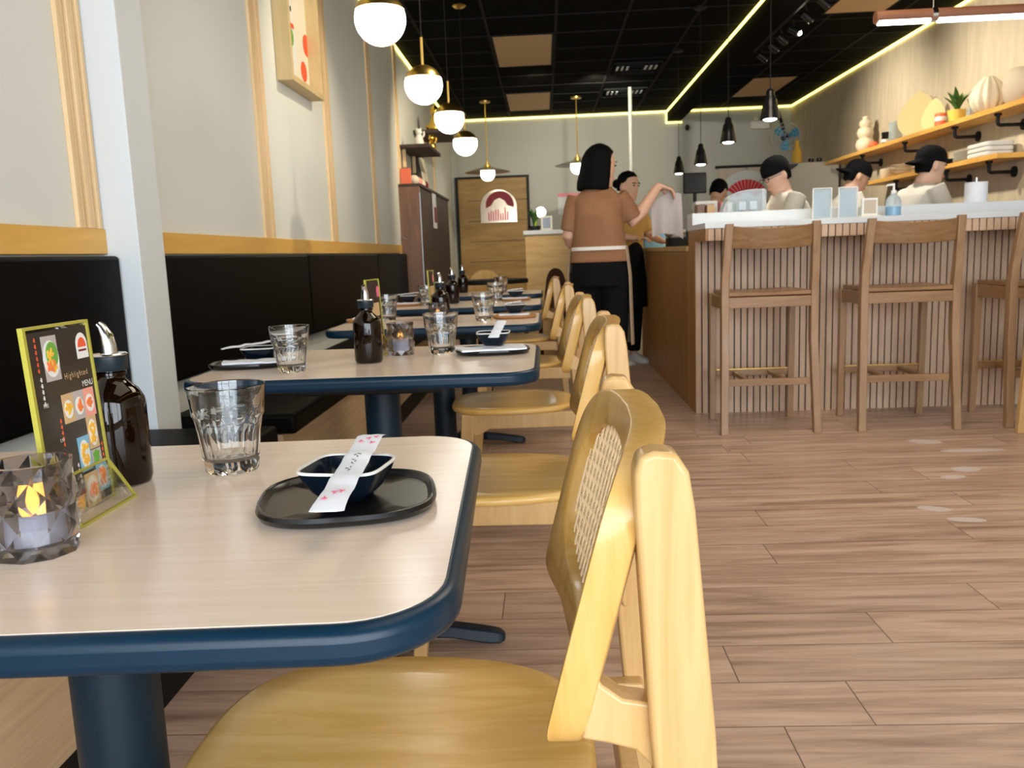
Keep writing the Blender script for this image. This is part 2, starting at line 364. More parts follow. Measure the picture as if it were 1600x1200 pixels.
# storefront behind the camera: low wall, header, piers and three panes
wf = MB(); wf.box(WX-.1, RX+.1, FY-.1, FY, 0, .35); wf.box(WX-.1, RX+.1, FY-.1, FY, 2.75, CZ)
wf.box(WX-.1, WX+.12, FY-.1, FY, .35, 2.75); wf.box(RX-.12, RX+.1, FY-.1, FY, .35, 2.75)
struct(wf.build('wall_front', 'wall_paint', smooth=False))
x0, x1 = WX+.12, RX-.12
for i in range(3):
    a, b_ = x0+(x1-x0)*i/3, x0+(x1-x0)*(i+1)/3
    fr = MB(); fr.box(a, a+.04, FY-.08, FY-.02, .35, 2.75); fr.box(b_-.04, b_, FY-.08, FY-.02, .35, 2.75)
    fr.box(a+.04, b_-.04, FY-.08, FY-.02, .35, .40); fr.box(a+.04, b_-.04, FY-.08, FY-.02, 2.70, 2.75)
    wn = struct(fr.build('window_%d' % (i+1), 'black_matte', smooth=False))
    MB().box(a+.04, b_-.04, FY-.055, FY-.05, .40, 2.70).build('pane', 'window_glass', wn, smooth=False)
# pillar on the left wall
struct(MB().box(WX, -1.235, 2.572, 2.745, 0, CZ).build('trim_1', 'pillar_paint', smooth=False, bev=.003))
# ply band above the bench backs
struct(MB().box(WX, -1.333, -2.4, 2.571, 1.046, 1.122).build('trim_2', 'ply_band', bev=.002))
struct(MB().box(WX, -1.333, 2.746, 8.0, 1.046, 1.122).build('trim_3', 'ply_band', bev=.002))
n = 4
for y0, y1, ribs in ((2.43, 2.568, 5), (4.09, 4.25, 3), (5.40, 5.56, 2), (6.82, 6.95, 2), (8.10, 8.24, 2), (10.75, 10.85, 1)):
    q = MB(); wd = (y1-y0)/ribs
    for k in range(ribs): q.box(WX, WX+.014-.006*(k % 2 if ribs > 2 else 0), y0+wd*k+.006, y0+wd*(k+1)-.004, 1.122 if y0 < 8 else 0, CZ-.03)
    struct(q.build('trim_%d' % n, 'trim_wood', bev=.002)); n += 1
# beam under the ceiling
struct(MB().box(1.85, 2.05, FY, BY, 2.83, CZ).build('trim_%d' % n, 'ceiling_black', smooth=False)); n += 1
# led strips tracing the ceiling edge
def strip(label, *bx):
    q = MB()
    for v in bx: q.box(*v)
    return tag(q.build('led_strip', 'led_strip', smooth=False), label, 'led strip', 'glowing strips around the ceiling')
strip('glowing yellow led strip along the top of the left wall', (WX+.002, WX+.016, 2.75, BY-.02, 2.955, 2.975))
strip('glowing yellow led strip along the left side of the black ceiling beam', (1.832, 1.848, -2, BY-.02, 2.955, 2.975))
strip('glowing yellow led strip along the top of the right wallpapered wall', (RX-.016, RX-.002, -2, BY-.02, 2.955, 2.975))
strip('glowing yellow led strip across the top of the back wall left of the beam', (WX+.02, 1.83, BY-.016, BY-.002, 2.955, 2.975), (1.828, 1.842, BY-.016, BY-.002, 2.80, 2.955), (1.842, 2.06, BY-.016, BY-.002, 2.80, 2.815))
strip('glowing yellow led strip across the top of the back wall right of the beam', (2.062, RX-.02, BY-.016, BY-.002, 2.955, 2.975))
# unlit troffers
def troffer(label, x0, x1, y0, y1):
    t = thing('ceiling_light', label, 'ceiling light', (x0, y0, CZ), 0, 'unlit square lights in the black ceiling')
    w_, d = x1-x0, y1-y0; q = MB()
    for v in ((0, .02, 0, d), (w_-.02, w_, 0, d), (.02, w_-.02, 0, .02), (.02, w_-.02, d-.02, d)): q.box(*v, -.010, -.0005)
    q.build('frame', 'ceiling_grid', t, smooth=False)
    MB().box(.02, w_-.02, .02, d-.02, -.007, -.0005).build('diffuser', 'troffer', t, smooth=False)
troffer('unlit tan ceiling light, larger and nearer of the two left of the beam', -.44, .15, 8.17, 9.5)
troffer('unlit tan ceiling light, smaller and farther of the two left of the beam', -.44, .15, 11.03, 12.36)
troffer('pale ceiling light above the back kitchen right of the beam', 2.57, 3.13, 10.75, 12.05)
troffer('yellowish ceiling light at the top edge near the spotlights', 2.5, 3.06, 6.7, 7.98)
def vent(label, x, y):
    t = thing('ceiling_vent', label, 'ceiling vent', (x, y, CZ), 0, 'black air vents in the ceiling')
    q = MB()
    for k in range(4):
        s_ = .28-.065*k
        for v in ((-s_, s_, -s_, -s_+.012), (-s_, s_, s_-.012, s_), (-s_, -s_+.012, -s_, s_), (s_-.012, s_, -s_, s_)): q.box(*v, -.02, -.0005)
    q.build('louvre', 'ceiling_grid', t, smooth=False)
    q = MB()
    for sx in (-1, 1):
        for k in range(3): q.box(sx*(.10+.055*k)-.012, sx*(.10+.055*k)+.012, -.17, .02, -.026, -.021)
    q.build('blade', 'aluminium', t, smooth=False)
vent('black square air vent, nearer of the two beside the beam', 1.07, 9.85)
vent('black square air vent, farther of the two beside the beam', 1.07, 11.3)

# door in the back wall
d = struct(MB().box(-1.26, -.24, BY-.05, BY-.001, 0, 2.12).build('door_1', 'plank_door', smooth=False, bev=.003))
q = MB(); q.box(-1.30, -1.262, BY-.07, BY-.001, 0, 2.15); q.box(-.238, -.20, BY-.07, BY-.001, 0, 2.15); q.box(-1.262, -.238, BY-.07, BY-.001, 2.122, 2.15)
q.build('door_frame', 'black_matte', d, smooth=False)
q = MB()
for z in (.3, .6, .9, 1.2, 1.5, 1.8): q.box(-1.12, -.24, BY-.053, BY-.05, z-.004, z+.004)
q.build('plank_joint', 'dark_cabinet', d, smooth=False)
# arched mirror sign on the door
t = thing('arched_sign', 'arched mirror sign with a dark red sun shape on the wooden door', 'sign', (-.665, BY-.06, 1.47))
arch = [(-.27, 0), (.27, 0)]+[(.27*cos(a), .24+.24*sin(a)) for a in [pi*k/20 for k in range(21)]]
MB().prism(arch, 0, .012, lambda a, b_, h: (a, -h, b_)).build('panel', 'mirror_pane', t)
sun = [(.21*cos(a)+.02, .25+.21*sin(a)) for a in [pi*k/20 for k in range(-1, 22)]]
sun2 = sun+[(-.11, .25), (-.06, .33), (.02, .36), (.09, .32), (.13, .25)]
MB().prism(sun2, .012, .018, lambda a, b_, h: (a, -h, b_)).build('sun_emblem', 'maroon', t)
q = MB(); random.seed(3)
for k in range(9):
    x = -.16+.035*k; h = .09+.10*random.random(); q.prism([(x, .03), (x+.02, .03), (x+.022, .03+h), (x+.004, .05+h)], .012, .017, lambda a, b_, h: (a, -h, b_))
q.build('skyline_emblem', 'petal_pink', t)

# ================================================================== BENCHES
def bench(label, y0, y1, seams, seaty0):
    t = thing('banquette_bench', label, 'bench', (0, 0, 0), 0, 'black benches along the left wall')
    MB().box(-1.29, -.85, seaty0, y1, .43, .50).build('seat_cushion', 'black_vinyl', t, bev=.014, bseg=3)
    MB().box(-1.28, -.90, seaty0+.01, y1-.01, .12, .429).build('fascia', 'bench_fascia', t, smooth=False)
    MB().box(-1.28, -.905, seaty0+.01, y1-.01, 0, .12).build('kick_board', 'black_matte', t, smooth=False)
    ed = [y0]+seams+[y1]
    for a, b_ in zip(ed[:-1], ed[1:]):
        MB().box(WX+.002, -1.295, a+.0015, b_-.0015, .60, 1.04).build('back_cushion', 'black_vinyl', t, bev=.012, bseg=3)
    return t
bench('near black padded bench in front of the white pillar, beside the nearest table', -2.4, 2.568, [.9], -2.4)
bench('long black padded bench beyond the white pillar, running to the dark cabinet', 2.75, 8.02, [4.65, 6.6], 2.75)

# ================================================================== TABLES
def table(label, cx, cy, w_, d, rot, proto=[None]):
    if proto[0] is not None and w_ == .8:
        o = dup(proto[0], label, (cx, cy, 0)); return o
    t = thing('dining_table', label, 'table', (cx, cy, 0), 0, 'rectangular tables in a row along the bench')
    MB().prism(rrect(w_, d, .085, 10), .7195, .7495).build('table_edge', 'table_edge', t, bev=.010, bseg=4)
    MB().prism(rrect(w_-.024, d-.024, .074, 10), .7484, .7502).build('tabletop', 'table_laminate', t, smooth=False)
    q = MB().lathe([(.0445, .05), (.0445, .69)], 32); q.build('column', 'pedestal_metal', t)
    MB().box(-.17, .17, -.17, .17, .69, .7193).build('mounting_plate', 'black_matte', t, bev=.004)
    MB().lathe([(.085, .03), (.085, .05), (.07, .068), (.052, .078)], 32).build('base_hub', 'pedestal_metal', t)
    for k in range(4):
        a = k*pi/2; u = Vector((cos(a), sin(a), 0)); v = Vector((-sin(a), cos(a), 0)); rr = []
        for r_, hw, z0, z1 in ((.05, .032, .025, .062), (.15, .028, .02, .050), (.24, .027, .004, .036), (.27, .024, .002, .030), (.285, .012, .004, .022)):
            rr.append([u*r_-v*hw+Vector((0,0,z0)), u*r_+v*hw+Vector((0,0,z0)), u*r_+v*hw*.7+Vector((0,0,z1)), u*r_-v*hw*.7+Vector((0,0,z1))])
        q = MB().loft(rr); q.lathe([(.014, 0), (.014, .008)], 12, u*.255)
        q.build('foot', 'pedestal_metal', t, bev=.004)
    proto[0] = t; return t
TY = [.85, 2.09, 3.33, 4.45, 5.62]
TL = ['nearest table, pale laminate with a black rim, holding the menu stand and faceted candle',
      'second table from the front, pale laminate top with black rim, behind the nearest water glass',
      'third table from the front, pale laminate top with a round wooden tray',
      'fourth table from the front, small in the distance with dark bottle and wooden tray',
      'farthest table of the bench row, barely showing behind the bottles']
for y, l in zip(TY, TL):
    o = table(l, -.42, y, .8, .61, 0)
o = bpy.data.objects['dining_table']; o.location.x = -.483; o.location.y = .848; o.scale.y = 1.045; o.rotation_euler[2] = radians(2.3)

# ================================================================== CHAIRS
def sup(A, B, n_, k, N):
    a = 2*pi*k/N; c, s_ = cos(a), sin(a)
    return (A*math.copysign(abs(c)**(2/n_), c), B*math.copysign(abs(s_)**(2/n_), s_))
SHX = lambda y, z: .2216-(y/.215)**2*.028+(z-.60)*.27
def cane_chair(label, loc, rz=0):
    t = thing('cane_back_chair', label, 'chair', loc, rz, 'honey wood chairs with woven cane backs')
    # seat: rounded plywood with a soft dish
    N = 48; rings = []
    def outline(sc, z, dz=0):
        r = []
        for k in range(N):
            a, b_ = sup(.232, .225, 3.0, k, N)
            if a > 0: b_ *= 1-.10*(a/.232)
            r.append((a*sc-.004, b_*sc, z+dz))
        return r
    q = MB(); q.loft([outline(.93, .428), outline(.985, .431), outline(1, .439), outline(.992, .447), outline(.96, .451), outline(.75, .449), outline(.4, .445), outline(.1, .444)])
    q.build('seat', 'chair_wood_x', t, angle=60)
    # steam-bent frame around the cane
    N = 72
    def ring(A, B, n_, off, r=0):
        R = []
        for k in range(N):
            y, z = sup(A-r, B-r, n_, k, N)
            if n_ > 3.1:
                a = 2*pi*k/N; c, s_ = cos(a), sin(a); e = 2/(4.2 if s_ > 0 else 9); y, z = math.copysign(abs(c)**e, c)*(A-r), math.copysign(abs(s_)**e, s_)*(B-r)
            z = z*1.04+.702 if n_ > 3.1 else z+.708
            if z < .597: off_ = off*max(.3, 1-((.597-z)/.034)**2)**.5
            else: off_ = off
            R.append((SHX(y, z)+off_, y, z))
        return R
    q = MB(); L = [ring(.217, .130, 3.4, -.0165, .002), ring(.217, .130, 3.4, -.0150), ring(.217, .130, 3.4, .0165), ring(.217, .130, 3.4, .018, .002),
                   ring(.184, .094, 3.0, .018, -.003), ring(.184, .094, 3.0, .015), ring(.184, .094, 3.0, -.0135), ring(.184, .094, 3.0, -.0165, -.003)]
    q.loft(L+[L[0]], caps=False); bmesh.ops.remove_doubles(q.bm, verts=q.bm.verts, dist=1e-5)
    q.build('back_frame', 'chair_wood_z', t, angle=50)
    # woven cane
    q = MB(); A, B = .188, .098
    def ins(y, z): return abs(y/A)**3+abs((z-.708)/B)**3 < 1
    def strand(p, dr, w_, off):
        n_ = 90; seg = []
        for i in range(n_+1):
            s_ = (i/n_-.5)*.5; y, z = p[0]+dr[0]*s_, p[1]+dr[1]*s_
            if ins(y, z): seg.append((y, z))
        if len(seg) < 3: return
        seg = seg[:-1:2]+[seg[-1]] if len(seg) > 8 else seg
        px, pz = -dr[1]*w_/2, dr[0]*w_/2; rings = []
        for y, z in seg:
            x = SHX(y, z)+off
            rings.append([(x-.0007, y-px, z-pz), (x-.0007, y+px, z+pz), (x+.0007, y+px, z+pz), (x+.0007, y-px, z-pz)])
        q.loft(rings)
    st = .0165
    for k in range(-15, 16):
        for o_ in (-.0018, .0018):
            strand((k*st+o_, .708), (0, 1), .0026, -.003)
            if abs(k) < 9: strand((0, .708+k*st+o_), (1, 0), .0022, -.0015)
    r_ = .70710678
    for k in range(-22, 23):
        strand((k*st+st/2, .708), (r_, r_), .0030, 0); strand((k*st+st/2, .708), (r_, -r_), .0030, .0015)
    q.build('cane_panel', 'cane', t, smooth=False)
    for sy in (-1, 1):
        y0, y1 = sorted((sy*.190, sy*.226))
        poly = [(.314, 0), (.348, 0), (.319, .595), (.303, .79), (.298, .822), (.288, .838), (.270, .840), (.258, .836), (.254, .822), (.254, .79), (.264, .595), (.286, .30)]
        MB().prism(poly, y0, y1, lambda a, b_, h: (a, h, b_)).build('leg', 'chair_wood_pale', t, bev=.005, bseg=3)
        y0, y1 = sorted((sy*.186, sy*.214))
        cb = [(.215, .652), (.225, .635), (.242, .622), (.266, .618), (.280, .620), (.284, .53), (.277, .53), (.270, .555), (.252, .575), (.228, .582), (.206, .586)]
        MB().prism(cb, y0, y1, lambda a, b_, h: (a, h, b_)).build('connecting_rail', 'chair_wood_pale', t, bev=.003)
        # seat side rail from the front leg to the rear leg
        sr = [(-.19, .43), (.30, .43), (.31, .375), (-.09, .375), (-.13, .352), (-.19, .352)]
        y0, y1 = sorted((sy*.168, sy*.192))
        MB().prism(sr, y0, y1, lambda a, b_, h: (a, h, b_)).build('side_rail', 'chair_wood_pale', t, bev=.003)
        MB().bar((-.165, sy*.178, .430), (-.205, sy*.190, 0), .050, .036, .030, .026).build('leg', 'chair_wood_pale', t, bev=.004)
    MB().box(-.178, -.156, -.168, .168, .36, .429).build('front_rail', 'chair_wood_pale', t, bev=.003)
    MB().box(.255, .277, -.19, .19, .37, .42).build('rear_rail', 'chair_wood_pale', t, bev=.003)
    return t
ch = cane_chair('nearest honey wood chair with a woven cane back, at the nearest table', (-.188, .887, 0))
dup(ch, 'second honey wood cane chair from the front, at the second table', (-.125, 2.09, 0), radians(-1))
dup(ch, 'third honey wood chair from the front, at the third table', (-.135, 3.20, 0), radians(1.5))
dup(ch, 'fourth honey wood chair from the front, backrest showing above the third', (-.16, 4.40, 0), radians(-1))
dup(ch, 'farthest honey wood chair of the row, backrest only showing', (-.21, 5.66, 0))
dup(ch, 'honey wood chair at the right edge of the photo, only its leg showing', (2.72, 4.12, 0), radians(180))

# ================================================================== TABLEWARE
def drinking_glass(label, x, y, z=.7502, proto=[None]):
    if proto[0]: return dup(proto[0], label, (x, y, z))
    N = 60
    def rf(u, i, r):
        if 1 <= i <= 5:
            a = (u*10) % 1; k = cos(pi/10)/cos((a-.5)*2*pi/10); return 1-(1-k)*1.0 if i < 5 else 1-(1-k)*.5
        return 1
    prof = [(.0300, 0), (.0325, .003), (.0338, .012), (.0362, .03), (.0388, .05), (.0412, .066), (.0432, .071), (.0436, .078), (.0463, .1045), (.0458, .1058), (.0448, .1050),
            (.0418, .078), (.0396, .069), (.0366, .05), (.0338, .03), (.0322, .020), (.026, .0150), (.001, .0140)]
    q = MB().lathe(prof, N, rf=rf)
    o = tag(q.build('drinking_glass', 'clear_glass', loc=(x, y, z), angle=24), label, 'glass', 'clear faceted water glasses')
    proto[0] = o; return o
drinking_glass('nearest and largest clear water glass, on the nearest table', -.393, 1.005)
drinking_glass('clear water glass on the left half of the second table', -.595, 1.93)
drinking_glass('clear water glass on the right half of the second table, beside the dark tray', -.277, 2.20)
drinking_glass('clear water glass on the third table, partly behind the menu stand', -.651, 3.45)
drinking_glass('clear water glass on the third table beside the wooden tray', -.241, 3.26)
drinking_glass('clear water glass on the left of the fourth table by the end of the bench', -.617, 4.40)
drinking_glass('distant clear water glass on the right of the fourth table', -.268, 4.53)
drinking_glass('most distant clear water glass, on the farthest table', -.29, 5.55)

def bottle(label, x, y, rz, proto=[None]):
    if proto[0]: return dup(proto[0], label, (x, y, .7502), rz)
    t = thing('sauce_bottle', label, 'bottle', (x, y, .7502), rz, 'dark amber sauce bottles with steel spouts')
    MB().lathe([(.022, 0), (.0275, .002), (.0295, .008), (.0295, .088), (.0285, .096), (.024, .106), (.017, .113), (.0135, .117), (.0125, .122), (.0145, .123), (.0145, .126), (.0125, .127), (.0125, .132)], 40).build('bottle_body', 'amber_glass', t)
    MB().lathe([(.020, .004), (.0265, .006), (.0275, .012), (.0275, .070), (.026, .0705)], 32).build('sauce', 'soy', t)
    MB().lathe([(.0158, .128), (.0165, .129), (.0165, .144), (.0150, .1445)], 32).build('cap', 'navy_cap', t)
    cp_ = t.children[-1] if t.children[-1].name.startswith('cap') else [o for o in t.children if o.name.startswith('cap')][0]
    MB().lathe([(.0168, .1446), (.0172, .1456), (.0160, .147), (.006, .1475)], 32).build('cap_rim', 'steel', cp_)
    MB().tube([(0, 0, .146), (0, 0, .156), (-.001, 0, .166), (-.005, 0, .176), (-.008, 0, .179)], [.0085, .0080, .0068, .0048, .0042], 14).build('pour_spout', 'steel', t)
    t.scale = (1.16, 1.16, 1.05)
    proto[0] = t; return t
bottle('nearest dark sauce bottle with steel spout, behind the menu stand', -.507, .955, 0)
bottle('amber sauce bottle with dark cap in the middle of the second table', -.439, 2.05, radians(80))
bottle('dark sauce bottle on the third table, behind the faceted candle holder', -.405, 3.25, radians(80))
bottle('dark sauce bottle with white highlight on the fourth table', -.497, 4.52, radians(60))
bottle('farthest dark sauce bottle, alone on the farthest table', -.565, 5.80, radians(60))

def candle(label, x, y, proto=[None]):
    if proto[0]: return dup(proto[0], label, (x, y, .7502))
    t = thing('candle_holder', label, 'candle holder', (x, y, .7502), 0, 'smoked faceted glass candle holders')
    q = MB(); K = 9; H = .084; rows = []
    for j in range(7):
        z = H*j/6; r = [.0345, .0352, .0375, .0345, .0372, .0345, .0365][j]
        rows.append([q.V((cos(2*pi*(k+.5*(j % 2))/K)*r, sin(2*pi*(k+.5*(j % 2))/K)*r, z)) for k in range(K)])
    for j in range(6):
        a, b_ = rows[j], rows[j+1]
        for k in range(K):
            k2 = (k+1) % K
            if j % 2 == 0: q.face([a[k], a[k2], b_[k]]); q.face([a[k2], b_[k2], b_[k]])
            else: q.face([a[k], b_[k2], b_[k]]); q.face([a[k], a[k2], b_[k2]])
    inn = [[q.V((cos(2*pi*k/K)*r, sin(2*pi*k/K)*r, z)) for k in range(K)] for r, z in ((.0315, H), (.0305, H*.5), (.0295, .010))]
    prev = rows[-1]
    for ring in inn:
        for k in range(K): q.face([prev[k], prev[(k+1) % K], ring[(k+1) % K], ring[k]])
        prev = ring
    q.face(prev); q.face(list(reversed(rows[0])))
    q.build('faceted_glass', 'smoke_glass', t, smooth=False)
    MB().lathe([(.0225, .0105), (.0230, .012), (.0228, .036), (.021, .038), (.006, .036)], 28).build('candle', 'candle_wax', t)
    cw = [o for o in t.children if o.name.startswith('candle')][0]
    MB().lathe([(.0020, .037), (.0050, .043), (.0056, .048), (.0035, .057), (.0006, .064)], 14).build('flame', 'flame', cw)
    proto[0] = t; return t
candle('nearest smoked faceted glass candle holder, glowing orange at the left edge', -.466, .718)
candle('smoked faceted candle holder on the second table, right of the amber bottle', -.385, 2.20)
candle('smoked faceted candle holder on the third table, seen above the second table glass', -.40, 3.11)

def menu_stand(label, x, y, rz, full=True):
    """card faces +x and runs along y; origin at the middle of its foot"""
    t = thing('menu_stand', label, 'menu stand', (x, y, .7502), rz, 'clear acrylic table menu stands')
    W, H = .110, .195; tl = -.045
    def f3(a, b_, h): return (tl*b_+h, -a, b_)      # a: leftwards seen from the front is +, b: up
    MB().prism([(-W/2, 0), (W/2, 0), (W/2, H), (-W/2, H)], -.0016, .0010, f3).build('acrylic_back', 'acrylic', t, smooth=False)
    q = MB()
    for bx in ((-W/2-.0025, -W/2+.0005, 0, H), (W/2-.0005, W/2+.004, 0, H), (-W/2-.0025, W/2+.004, H, H+.0028)):
        q.prism([(bx[0], bx[2]), (bx[1], bx[2]), (bx[1], bx[3]), (bx[0], bx[3])], -.0022, .0030, f3)
    q.build('acrylic_edge', 'acrylic_edge', t, smooth=False)
    MB().prism([(-W/2+.002, .004), (W/2-.003, .004), (W/2-.003, H-.003), (-W/2+.002, H-.003)], .0012, .0016, f3).build('menu_card', 'menu_black', t, smooth=False)
    card = bpy.data.objects[-1] if False else [o for o in t.children if o.name.startswith('menu_card')][0]
    # foot plate sloping down to the table
    fz = .044
    fo = [(-.002, fz), (.026, .0002), (.0285, .0012), (.0005, fz+.001)]
    MB().prism(fo, -W/2+.003, W/2-.003, lambda a, b_, h: (a, h, b_)).build('foot_plate', 'acrylic', t, smooth=False)
    q = MB()
    q.prism([(.0245, 0), (.0285, 0), (.0290, .0030), (.0255, .0030)], -W/2, W/2, lambda a, b_, h: (a, h, b_))
    q.prism([(-.002, fz-.001), (.001, fz-.001), (.001, fz+.002), (-.002, fz+.002)], -W/2, W/2, lambda a, b_, h: (a, h, b_))
    for sy in (-1, 1): q.prism(fo, sy*W/2-.0018, sy*W/2+.0018, lambda a, b_, h: (a, h, b_))
    q.build('foot_edge', 'acrylic_edge', t, smooth=False)
    if not full: 
        arch_ = [(-.052, .150), (-.028, .150)]+[(-.040+.012*cos(a), .165+.014*sin(a)) for a in [pi*k/10 for k in range(11)]]
        MB().prism(arch_, .0017, .0020, f3).build('logo', 'petal_pink', card, smooth=False)
        q = MB()
        for b0, b1 in ((.10, .135), (.055, .09), (.02, .05)): q.prism([(-.04, b0), (.04, b0), (.04, b1), (-.04, b1)], .0017, .0020, f3)
        q.build('food_picture', 'food_tan', card, smooth=False)
        return t
    def patch(name, m_, poly, h=.0019): MB().prism(poly, .0016, h, lambda a, b_, hh: f3(-a*.86, b_, hh)).build(name, m_, card, smooth=False)
    def R(x0, y0, x1, y1): return [(x0, y0), (x1, y0), (x1, y1), (x0, y1)]
    def E_(cx, cy, rx, ry, n_=18, a0=0, a1=2*pi): return [(cx+rx*cos(a0+(a1-a0)*k/n_), cy+ry*sin(a0+(a1-a0)*k/n_)) for k in range(n_+(0 if a1-a0 > 6 else 1))]
    # a: -W/2..W/2 left to right, b: up
    def blobs(name, m_, cx, cy, rx, ry, n_, s_, seed, h):
        random.seed(seed); q = MB()
        for k in range(n_):
            px, py = cx+random.uniform(-rx, rx), cy+random.uniform(-ry, ry); an = random.uniform(0, pi)
            pl = [(px+cos(an)*s_*1.6*cos(u)-sin(an)*s_*.7*sin(u), py+sin(an)*s_*1.6*cos(u)+cos(an)*s_*.7*sin(u)) for u in [2*pi*i/8 for i in range(8)]]
            q.prism(pl, .0018, h+k*.00003, lambda a, b_, hh: f3(-a*.86, b_, hh))
        q.build(name, m_, card, smooth=False)
    W2 = W/2
    # logo: white arch with a red sun
    patch('logo', 'menu_white', [(.034, .158), (.059, .158)]+E_(.0465, .172, .0125, .013, 12, 0, pi), .0019)
    patch('logo_sun', 'art_red', E_(.0465, .170, .009, .010, 12, 0, pi), .0022)
    patch('logo_mark', 'maroon', R(.038, .1655, .055, .1675), .0022)
    # bowl photograph top left
    patch('food_picture', 'grey_cloth', R(-.036, .142, -.006, .187))
    patch('food_bowl', 'menu_white', E_(-.021, .164, .0155, .0185), .0021)
    patch('food_bowl', 'food_green', E_(-.019, .168, .012, .013), .0023)
    blobs('food', 'food_yellow', -.021, .163, .006, .009, 12, .0028, 1, .0026)
    blobs('food', 'salmon', -.024, .156, .006, .004, 10, .0026, 2, .0028)
    # three nigiri
    for k, (c1, c2) in enumerate((('food_tan', 'food_yellow'), ('grey_cloth', 'salmon'), ('food_pink', 'salmon'))):
        x_ = -.014+k*.0235; patch('food_picture', c1, R(x_, .096, x_+.023, .126))
        patch('food_bowl', 'menu_white', E_(x_+.0115, .110, .009, .0095), .0021)
        blobs('food', c2, x_+.0115, .111, .004, .003, 7, .0032, 5+k, .0026)
    # rolls
    for x_, y_, w_, h_, c, dd in ((.030, .060, .022, .036, 'food_tan', 'food_yellow'), (.004, .040, .025, .038, 'pale_blue', 'food_yellow'), (-.036, .024, .022, .028, 'menu_white', 'salmon'),
                                 (.005, .002, .030, .036, 'food_tan', 'salmon'), (.034, .012, .024, .032, 'pale_blue', 'salmon'), (.030, .044, .022, .016, 'grey_cloth', 'food_green'), (-.018, .003, .018, .016, 'food_tan', 'food_yellow')):
        patch('food_picture', c, R(x_, y_+.001, x_+w_, y_+h_))
        if h_ > .02: patch('food_bowl', 'menu_white', E_(x_+w_/2, y_+h_/2, w_*.42, h_*.40), .0021)
        blobs('food', dd, x_+w_/2, y_+h_/2, w_*.24, h_*.24, 14, .0026, int(x_*1e4) & 255, .0026)
    # vertical lettering marks beside the pictures
    random.seed(5); q = MB(); q2 = MB()
    for cx, y0, n_, qq in ((-.048, .150, 6, q2), (-.0465, .145, 5, q), (-.022, .100, 5, q2), (.057, .062, 6, q2), (-.001, .050, 4, q), (.0585, .035, 4, q)):
        g_ = MB()
        for k in range(n_):
            b0 = y0+(.034 if cx == -.048 else 0)-k*.006
            g_.prism(R(cx-.0018, b0, cx+.0018, b0+.0010), .0016, .0019, lambda a, b_, hh: f3(-a*.86, b_, hh)); g_.prism(R(cx-.0005, b0-.0015, cx+.0012, b0+.0028), .0016, .0019, lambda a, b_, hh: f3(-a*.86, b_, hh))
        g_.build('lettering', 'art_red' if qq is q2 else 'menu_white', card, smooth=False)
    for k in range(3): q.prism(R(-.034, .003+.005*k, -.018, .0052+.005*k), .0016, .0019, lambda a, b_, hh: f3(-a*.86, b_, hh))
    q.build('lettering', 'menu_white', card, smooth=False)
    for tx, sz, a, b_, sp, m_ in (('Highlighted', .0088, -.001, .1405, 1.25, 'food_tan'), ('MENU', .0090, .034, .1285, .95, 'menu_white'), ('9.95', .0058, -.051, .118, 1, 'menu_white'), ('5.95', .0052, -.030, .080, 1, 'menu_white')):
        text_mesh(tx, sz, lambda u, v, a=a, b_=b_: Vector(f3(-(a+u)*.86, b_+v, .0020)), 'lettering', m_, card, space=sp)
    return t
menu_stand('nearest acrylic menu stand with black Highlighted MENU card, beside the candle', -.489, .838, 0)
menu_stand('acrylic menu stand seen edge-on behind the amber bottle on the second table', -.452, 2.24, radians(-6), False)
menu_stand('acrylic menu stand on the third table, a pale upright edge beside the bottle', -.455, 3.42, radians(-3), False)

# ---- place settings
def oval(A, B, n_, N, z, cx=0, cy=0): return [(cx+p[0], cy+p[1], z) for p in [sup(A, B, n_, k, N) for k in range(N)]]
def tray(label, x, y, rz, m_='black_ceramic', A=.096, B=.076, n_=2.9, grp='black oval trays'):
    q = MB(); N = 64
    q.loft([oval(A*.90, B*.88, n_, N, 0), oval(A*.97, B*.96, n_, N, .003), oval(A, B, n_, N, .0085), oval(A*.985, B*.98, n_, N, .0125), oval(A*.955, B*.945, n_, N, .0130), oval(A*.925, B*.905, n_, N, .0105), oval(A*.90, B*.875, n_, N, .0070), oval(A*.5, B*.5, n_, N, .0062)])
    return tag(q.build('serving_tray', m_, loc=(x, y, .7502), rot=(0, 0, rz), angle=50), label, 'tray', grp)
def bowl(label, x, y, z, rz, proto=[None]):
    if proto[0]: return dup(proto[0], label, (x, y, z), rz)
    t = thing('sauce_bowl', label, 'bowl', (x, y, z), rz, 'square dark sauce bowls')
    N = 56
    MB().loft([oval(.020, .020, 3.5, N, 0), oval(.0235, .0235, 3.5, N, .001), oval(.033, .033, 4, N, .012), oval(.0405, .0405, 4.5, N, .026), oval(.0435, .0435, 5, N, .0345),
               oval(.0410, .0410, 5, N, .0345), oval(.0375, .0375, 4.5, N, .024), oval(.029, .029, 4, N, .011), oval(.012, .012, 3, N, .007)]).build('bowl_body', 'bowl_glaze', t, angle=50)
    R_ = [oval(.0438, .0438, 5, N, .0335), oval(.0440, .0440, 5, N, .0352), oval(.0432, .0432, 5, N, .0362), oval(.0412, .0412, 5, N, .0360), oval(.0408, .0408, 5, N, .0345)]
    q = MB().loft(R_+[R_[0]], caps=False); bmesh.ops.remove_doubles(q.bm, verts=q.bm.verts, dist=1e-6); q.build('rim', 'bowl_rim', t)
    proto[0] = t; return t
